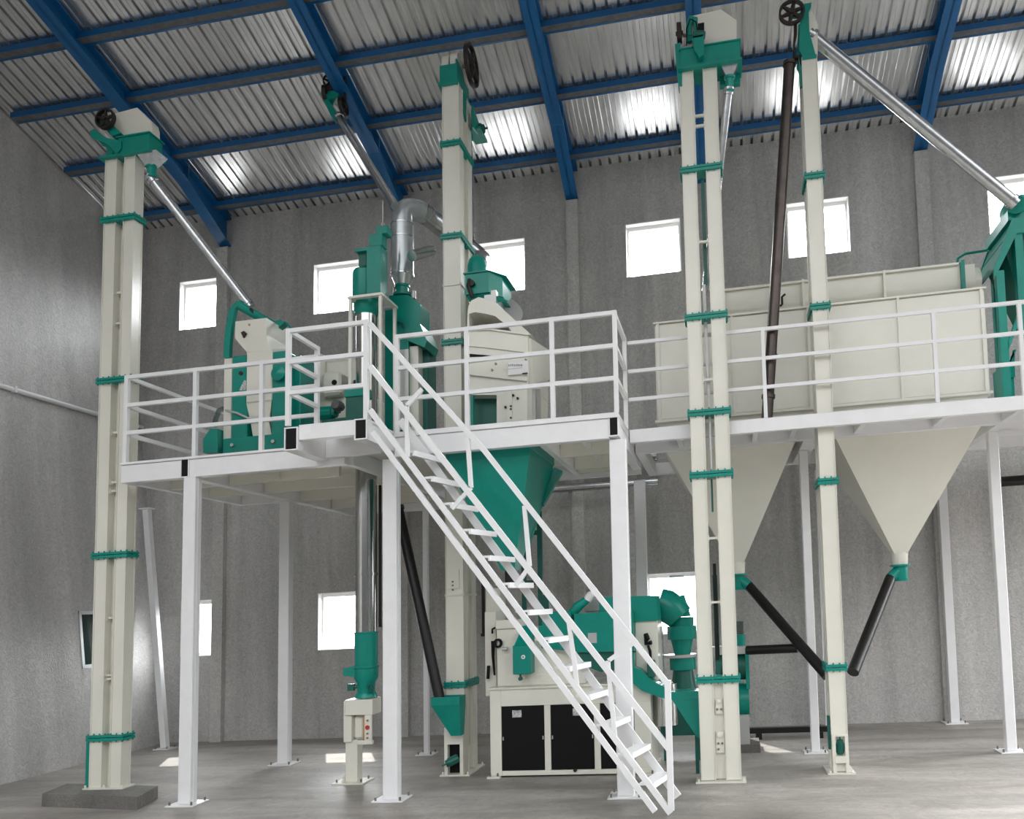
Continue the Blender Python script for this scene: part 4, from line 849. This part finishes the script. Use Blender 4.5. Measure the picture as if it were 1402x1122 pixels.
m=MB(); m.loft([(hx[0],Yh+.02,hz0-.01),(hx[1],Yh+.02,hz0-.01),(hx[1],Yh+.03,hz0),(hx[0],Yh+.03,hz0)],[(hx[0]+.05,Yh+.1,hz0-.1),(hx[2]+.1,Yh+.1,hz0-.1),(hx[2]+.1,Yh+.12,hz0-.09),(hx[0]+.05,Yh+.12,hz0-.09)]); m.prism(P(Yh+.2,[(669,400),(684,399),(692,411),(681,411)]),Yh+.2,Yh+.6); m.build('head_flap',M['teal'],pm,smooth=False)
m=MB(); c=at(653,374,Yh+.3); m.revolve((c[0],c[1],hz1+.01),(0,0,1),[(0,.12),(.2,.12),(.28,.1),(.33,.06),(.345,.02)],28); m.build('head_dome',M['teal'],pm)
m=MB(); c=at(646,388,Yh-.03); m.tube((c[0],Yh-.05,c[2]),(c[0],Yh,c[2]),.035,14); m.path([at(643,383,Yh-.03),at(641,392,Yh-.05),at(644,400,Yh-.05),at(647,408,Yh-.03)],.025,8); m.build('feed_valve',M['iron'],pm)

# ------------------------------------------------------------------ green hopper hanging below the platform
gh=thing('hanging_hopper','large dark teal hopper hanging under the platform behind the stairs','hopper',(-2.4,8.8,az(705,785,8.8)))
zt=3.62; za=az(690,782,8.7); xa=ax(696,780,8.7); zb=az(716,720,8.7)
m=MB(); m.lofts([m.rect(-3.0,-2.06,8.25,9.42,zt),m.rect(-2.99,-2.07,8.26,9.41,zt-.08),m.rect(xa-.06,xa+.09,8.62,8.82,za)]); m.build('hopper_body',M['teal'],gh,smooth=False)
m=MB(); m.box(-3.01,-2.05,8.24,9.43,zt,zt+.12); m.build('hopper_rim',M['teal'],gh,smooth=False)
m=MB(); m.bar((-2.0,9.44,zt-.06),at(739,690,9.3),.08,.11); m.bar(at(739,690,9.3),(xa+.12,9.0,az(716,755,9.0)),.08,.06); m.build('support_strut',M['teal'],gh,smooth=False)
m=MB(); m.tube((xa+.015,8.72,za+.02),(xa+.015,8.72,za-.14),.06,16); m.build('outlet_spout',M['blackpipe'],gh)

Yk=10.06
fr_=thing('hopper_stand','thin teal steel stand behind the milling machine below the hanging hopper','stand',(ax(730,900,Yk),Yk,0))
for q in (717,739):
    m=MB(); x=ax(q,780,Yk); m.box(x-.03,x+.03,Yk,Yk+.05,0,az(q,700,Yk)); m.build('leg',M['teal_dark'],fr_,smooth=False)
for q in (798,730): m=MB(); m.box(ax(717,q,Yk)+.03,ax(739,q,Yk)-.03,Yk,Yk+.05,az(728,q,Yk)-.03,az(728,q,Yk)+.03); m.build('cross_bar',M['teal_dark'],fr_,smooth=False)
m=MB(); m.box(ax(740,830,Yk),ax(752,830,Yk),Yk-.02,Yk+.12,az(745,842,Yk),az(745,815,Yk)); m.build('switch_box',M['teal_dark'],fr_,smooth=False)
# ------------------------------------------------------------------ milling machine on the floor
YB=9.13
bm_=thing('milling_machine','cream milling machine with black front panels and teal hoods behind the stairs','machine',(-1.85,YB,0))
X0,X1=-2.80,-.93; zt=az(675,945,YB); D=.85
def fb(x0,x1,z0,z1,y0=YB,d=.06,mt='cream',name='frame_bar',bev=.004): m=MB(); m.box(x0,x1,y0,y0+d,z0,z1,bev); return m.build(name,M[mt],bm_,smooth=False)
zp1=az(715,967,YB); zp0=az(715,1056,YB)
xs=[ax(q,1010,YB) for q in (686.5,745.5,754,813.5,822,869)]
m=MB(); m.box(X0,X1,YB+.06,YB+D,.02,zt); m.build('cabinet',M['cream'],bm_,smooth=False)
fb(X0,xs[0],.02,zt); fb(xs[0],X1,zp1,zt); fb(xs[0],X1,.02,zp0); fb(xs[1],xs[2],zp0,zp1); fb(xs[3],xs[4],zp0,zp1); fb(xs[5],X1,zp0,zp1)
for i,(a_,c_) in enumerate(((0,1),(2,3),(4,5))):
    m=MB(); m.box(xs[a_]+.003,xs[c_]-.003,YB+.012,YB+.03,zp0+.003,zp1-.003); pn=m.build('front_panel',M['panel'],bm_,smooth=False,label='black mesh front panel')
    for z in ((zp0*2+zp1)/3,):
        m=MB(); m.box(xs[a_]+.012,xs[a_]+.025,YB+.004,YB+.013,(zp0+zp1)/2-.02,(zp0+zp1)/2+.02); m.build('panel_catch',M['dullplate'],pn,smooth=False)
        m=MB(); m.box(xs[c_]-.025,xs[c_]-.012,YB+.004,YB+.013,(zp0+zp1)/2-.02,(zp0+zp1)/2+.02); m.build('panel_catch',M['dullplate'],pn,smooth=False)
    if i<2:
        sx_=ax((701,784)[i],978,YB); m=MB(); m.box(sx_,sx_+.11,YB+.009,YB+.012,zp1-.13,zp1-.05); m.build('sticker',M['sticker'],pn,smooth=False)
m=MB(); m.box(X0-.03,X0+.12,YB-.05,YB+.2,0,.02); m.box(X1-.12,X1+.03,YB-.05,YB+.2,0,.02); m.box(X0-.03,X1+.03,YB+D-.2,YB+D+.03,0,.02); m.build('base_plate',M['cream'],bm_,smooth=False)
bolts(bm_,[(X0+.0,YB-.02),(X0+.09,YB-.02),(X1,YB-.02)],.02)
m=MB(); c=at(788,1063,YB); m.tube((c[0],YB-.02,.07),(c[0],YB,.07),.022,6); m.build('drain_plug',M['iron'],bm_)
m=MB(); m.box(X0-.02,X1+.02,YB-.02,YB+D+.02,zt,zt+.02); m.build('table_top',M['cream'],bm_,smooth=False)
zt+=.02
b(665,681,936,954,YB+.3,.3,None,.004).build('side_box',M['cream'],bm_)
m=MB(); m.box(ax(680,900,YB+.08),ax(800,900,YB+.08),YB+.08,YB+.75,zt,az(700,861,YB+.08),.012); m.box(ax(679,850,YB+.08),ax(708,850,YB+.08),YB+.06,YB+.5,az(700,861,YB+.08),az(700,849,YB+.08),.006); m.build('gear_housing',M['cream'],bm_)
m=MB(); m.box(ax(664,900,YB+.25),ax(680,900,YB+.25)-.005,YB+.25,YB+.7,zt-.12,az(672,838,YB+.25),.006); m.build('belt_guard',M['cream'],bm_)
m=MB(); m.path([at(674,868,YB+.2),at(674,862,YB+.2),at(678,860,YB+.2)],.012,8); m.path([at(675,878,YB+.2),at(675,900,YB+.2),at(677,925,YB+.2)],[.025,.018,.012],8); m.path([at(669,912,YB+.2),at(668,930,YB+.2)],.02,8); m.build('hose',M['black'],bm_)
m=MB(); c=at(685,881,YB+.08); m.ring((c[0]-.02,YB+.05,c[2]),(0.2,1,0),.03,.055,.03,20); m.build('hand_wheel',M['black'],bm_)
m=MB(); c=at(692,889,YB+.06); m.tube((c[0]-.03,YB+.04,c[2]),(c[0]+.03,YB+.04,c[2]),.022,12); m.build('shaft_end',M['dullplate'],bm_)
m=MB(); Y_=YB-.12; m.box(ax(702,910,Y_),ax(726.5,910,Y_),Y_,YB+.08,az(714,924,Y_),az(714,884,Y_),.008); m.loft([(ax(704,884,Y_),Y_,az(714,884,Y_)),(ax(726,884,Y_),Y_,az(714,884,Y_)),(ax(726,884,Y_),YB+.08,az(714,884,Y_)),(ax(704,884,Y_),YB+.08,az(714,884,Y_))],[(ax(706,858,Y_)+.02,Y_+.12,az(714,866,Y_)),(ax(726,858,Y_),Y_+.12,az(714,866,Y_)),(ax(726,858,Y_),YB+.08,az(714,858,Y_)),(ax(706,858,Y_)+.02,YB+.08,az(714,858,Y_))]); gb=m.build('gauge_box',M['teal'],bm_,smooth=False)
m=MB(); c=at(716.5,900,Y_); m.tube((c[0],Y_-.01,c[2]),(c[0],Y_+.005,c[2]),.024,18); m.build('dial',M['white'],gb)
m=MB(); m.tube((c[0],Y_-.014,c[2]),(c[0],Y_-.009,c[2]),.01,12); m.build('dial_centre',M['bolt'],gb)
m=MB(); c=at(711,928,Y_); m.tube((c[0],Y_+.05,c[2]+.06),(c[0],Y_+.05,c[2]),.012,8); m.tube((c[0],Y_+.03,c[2]-.02),(c[0],Y_+.07,c[2]-.02),.022,12); m.build('drain_cock',M['teal_dark'],gb)
b(665,685,806,840,YB+.5,.25,None,.004).build('rear_cover',M['cream'],bm_)
m=MB(); x=ax(660,830,YB+.5); m.tube((x,YB+.55,az(660,872,YB+.5)),(x,YB+.55,az(660,795,YB+.5)),.02,10); m.tube((x-.03,YB+.55,az(660,870,YB+.5)),(x+.06,YB+.55,az(660,870,YB+.5)),.02,10); m.build('vertical_rod',M['iron'],bm_)
# teal hood (sloping trough front) with the smaller hood at its left
Yd=YB-.02
hz=[az(800,q,Yd) for q in (839,892,921)]
hx0,hx1=ax(784,870,Yd),ax(866,870,Yd)
m=MB(); m.prism(P(Yd,[(786,841),(866,837),(868,892),(786,894)]),Yd,Yd+.7); m.build('main_hood',M['teal'],bm_,smooth=False)
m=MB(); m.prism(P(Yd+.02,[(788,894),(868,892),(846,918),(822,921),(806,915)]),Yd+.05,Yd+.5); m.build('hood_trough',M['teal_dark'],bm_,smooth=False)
b(742,782,838,885,YB+.0,.5,None,.006).build('small_hood',M['teal'],bm_)
m=MB(); m.prism(P(YB,[(737,858),(776,854),(786,892),(742,888)]),YB-.02,YB+.1); m.build('hood_window',M['teal'],bm_,smooth=False)
m=MB(); z=az(812,874,Yd); m.box(ax(805,874,Yd),ax(817,874,Yd),Yd-.004,Yd,az(811,881,Yd),az(811,867,Yd)); m.build('hood_plate',M['dullplate'],bm_,smooth=False)
m=MB(); m.path([at(783,840,YB+.1),at(790,832,YB+.1),at(800,824,YB+.1),at(807,819,YB+.1)],[.05,.06,.05,.04],12); m.build('lever_arm',M['teal'],bm_)
m=MB(); m.path([at(804,822,YB+.1),at(808,816,YB+.1),at(812,812,YB+.08)],[.05,.05,.04],12); m.build('lever_grip',M['white'],bm_)
b(800,822,820,838,YB+.3,.3,None,.01).build('rear_cover',M['dullplate'],bm_)
# second head of the machine, right of the post
m=MB(); m.box(ax(870,890,YB+.15),ax(901,890,YB+.15),YB+.15,YB+.75,zt,az(885,850,YB+.15),.008); m.build('gear_housing',M['cream'],bm_)
m=MB(); m.prism(P(YB+.1,[(820,818),(898,816),(901,850),(868,852),(820,852)]),YB+.12,YB+.62); m.build('top_hood',M['teal'],bm_,smooth=False)
m=MB(); m.path([at(884,868,YB+.13),at(886,875,YB+.12),at(884,882,YB+.12),at(892,880,YB+.1)],[.025,.035,.02,.025],8); m.path([at(887,884,YB+.13),at(890,892,YB+.13),at(891,902,YB+.13)],[.012,.018,.012],8); m.build('cable',M['black'],bm_)
b(886,896,905,928,YB+.0,.2,None,.005).build('outlet_valve',M['teal_dark'],bm_)
b(900,907,858,925,YB+.6,.2,None,.004).build('side_duct',M['galv'],bm_)
m=MB(); sp=[(862,894),(869,894),(869,913),(878,917),(892,930),(905,937),(917,942),(917,957),(905,954),(880,945),(862,930)]
m.prism(P(YB+.0,sp),YB-.1,YB+.12); m.build('discharge_chute',M['teal'],bm_,smooth=False)
m=MB(); m.tube((X1+.12,YB+.35,.5),(X1+.12,YB+.35,zt-.05),.16,28); m.build('round_cover',M['steel'],bm_)
# green receiving hopper beside the twin leg elevator
rh=thing('receiving_hopper','teal receiving hopper between the milling machine and the twin leg elevator','hopper',(ax(940,1000,8.95),8.98,az(953,1010,8.95)))
Yc=8.95; x0,x1=ax(919,950,Yc),ax(956,950,Yc)
m=MB(); m.box(x0,x1,Yc,Yc+.3,az(938,958,Yc),az(938,947.5,Yc)); m.build('hopper_rim',M['teal'],rh,smooth=False)
m=MB(); m.prism([(x0+.0,az(920,958,Yc)),(x1,az(955,958,Yc)),(x1,az(955,1012,Yc)),(x1-.03,az(953,1010,Yc))],Yc+.01,Yc+.28); m.build('hopper_body',M['teal'],rh,smooth=False)
m=MB(); m.box(x1-.06,x1-.02,Yc+.2,Yc+.24,0,az(955,1005,Yc)); m.build('leg',M['teal_dark'],rh,smooth=False)
# small discharge stubs near the floor behind
m=MB(); m.box(ax(866,830,10.6)-.2,ax(866,830,10.6)+.2,10.5,10.9,0,.3); m.build('floor_crate',M['dusty'],smooth=False) if False else None

# ------------------------------------------------------------------ husk fan and cyclone behind the milling machine
YC=10.0
hf=thing('husk_blower','stacked teal blower and cyclone between the milling machine and the twin leg elevator','machine',(ax(930,900,YC),YC,0))
cz=lambda q:az(930,q,YC); cx=ax(930,880,YC)
m=MB(); m.path([at(903,828,YC+.02),at(912,830,YC+.02),at(924,838,YC),at(931,846,YC)],[.2,.2,.19,.17],24); m.build('inlet_bend',M['teal'],hf)
m=MB(); m.loft([tuple(at(922,846,YC-.1)),tuple(at(946,844,YC-.1)),tuple(at(946,844,YC+.3)),tuple(at(922,846,YC+.3))],[tuple(at(926,817,YC-.1)),tuple(at(937,815,YC-.1)),tuple(at(937,815,YC+.3)),tuple(at(926,817,YC+.3))]); m.build('inlet_hood',M['teal'],hf,smooth=False)
for (q0,q1,r0,r1,mt,nm) in ((846,858,.15,.15,'teal','upper_ring'),(858,876,.18,.18,'teal','blower_ring'),(876,897,.14,.1,'teal','cone'),(897,901,.2,.2,'dullplate','clamp_ring'),(901,918,.16,.16,'teal','lower_ring'),(918,950,.12,.16,'teal_dark','foot_cone')):
    m=MB(); m.revolve((cx+(.03 if r0<.2 else 0),YC+.1,cz(q0)),(0,0,-1),[(0,r0),(cz(q0)-cz(q1),r1)],28); m.build(nm,M[mt],hf)
m=MB(); m.box(cx-.25,cx+.25,YC-.1,YC+.3,.3,cz(948)); m.build('stand_body',M['teal_dark'],hf,smooth=False)
for (x,y) in ((cx-.22,YC-.08),(cx+.2,YC-.08),(cx-.22,YC+.26),(cx+.2,YC+.26)): m=MB(); m.box(x,x+.05,y,y+.05,0,.3); m.build('leg',M['teal_dark'],hf,smooth=False)
m=MB(); m.box(ax(917,800,YC),ax(936,800,YC),YC+.0,YC+.2,az(926,816,YC),az(926,788,YC)); m.build('inspection_box',M['clear'],hf,smooth=False)
YF=10.35
fd=thing('drum_fan','teal drum fan lying behind the twin leg elevator','fan',(ax(990,970,YF),YF,0))
m=MB(); zf=az(1000,962,YF); m.tube((ax(962,962,YF),YF+.2,zf),(ax(1026,962,YF),YF+.2,zf),.21,32); m.build('fan_drum',M['teal'],fd)
m=MB(); zg=az(1000,915,YF); m.tube((ax(985,915,YF),YF+.2,zg),(ax(1021,915,YF),YF+.2,zg),.17,28); m.build('fan_motor',M['teal_dark'],fd)
m=MB(); m.box(ax(1021,915,YF),ax(1026,915,YF),YF+.03,YF+.37,zf+.15,az(1023,888,YF)); m.build('end_plate',M['teal'],fd,smooth=False)
m=MB(); m.box(ax(975,890,YF),ax(1023,890,YF),YF+.05,YF+.35,az(1000,897,YF),az(1000,886,YF)); m.build('top_flange',M['wood'],fd,smooth=False) if False else m.build('top_flange',M['dullplate'],fd,smooth=False)
m=MB(); m.tube((ax(1012,880,YF),YF+.2,az(1012,886,YF)),(ax(1012,860,YF),YF+.2,az(1012,870,YF)),.08,20); m.build('inlet_ring',M['teal'],fd)
m=MB(); m.tube((ax(1012,860,YF),YF+.2,az(1012,870,YF)),(ax(1012,850,YF),YF+.2,az(1012,852,YF)),.055,20); m.build('sight_glass',M['clear'],fd)
m=MB(); m.box(ax(962,990,YF),ax(1026,990,YF),YF+.0,YF+.4,.1,zf-.16); m.build('fan_cradle',M['dullplate'],fd,smooth=False)
m=MB(); m.box(ax(972,1000,YF),ax(1040,1000,YF),YF-.05,YF+.45,0,.1); m.build('base_block',M['plinth'],fd,smooth=False)
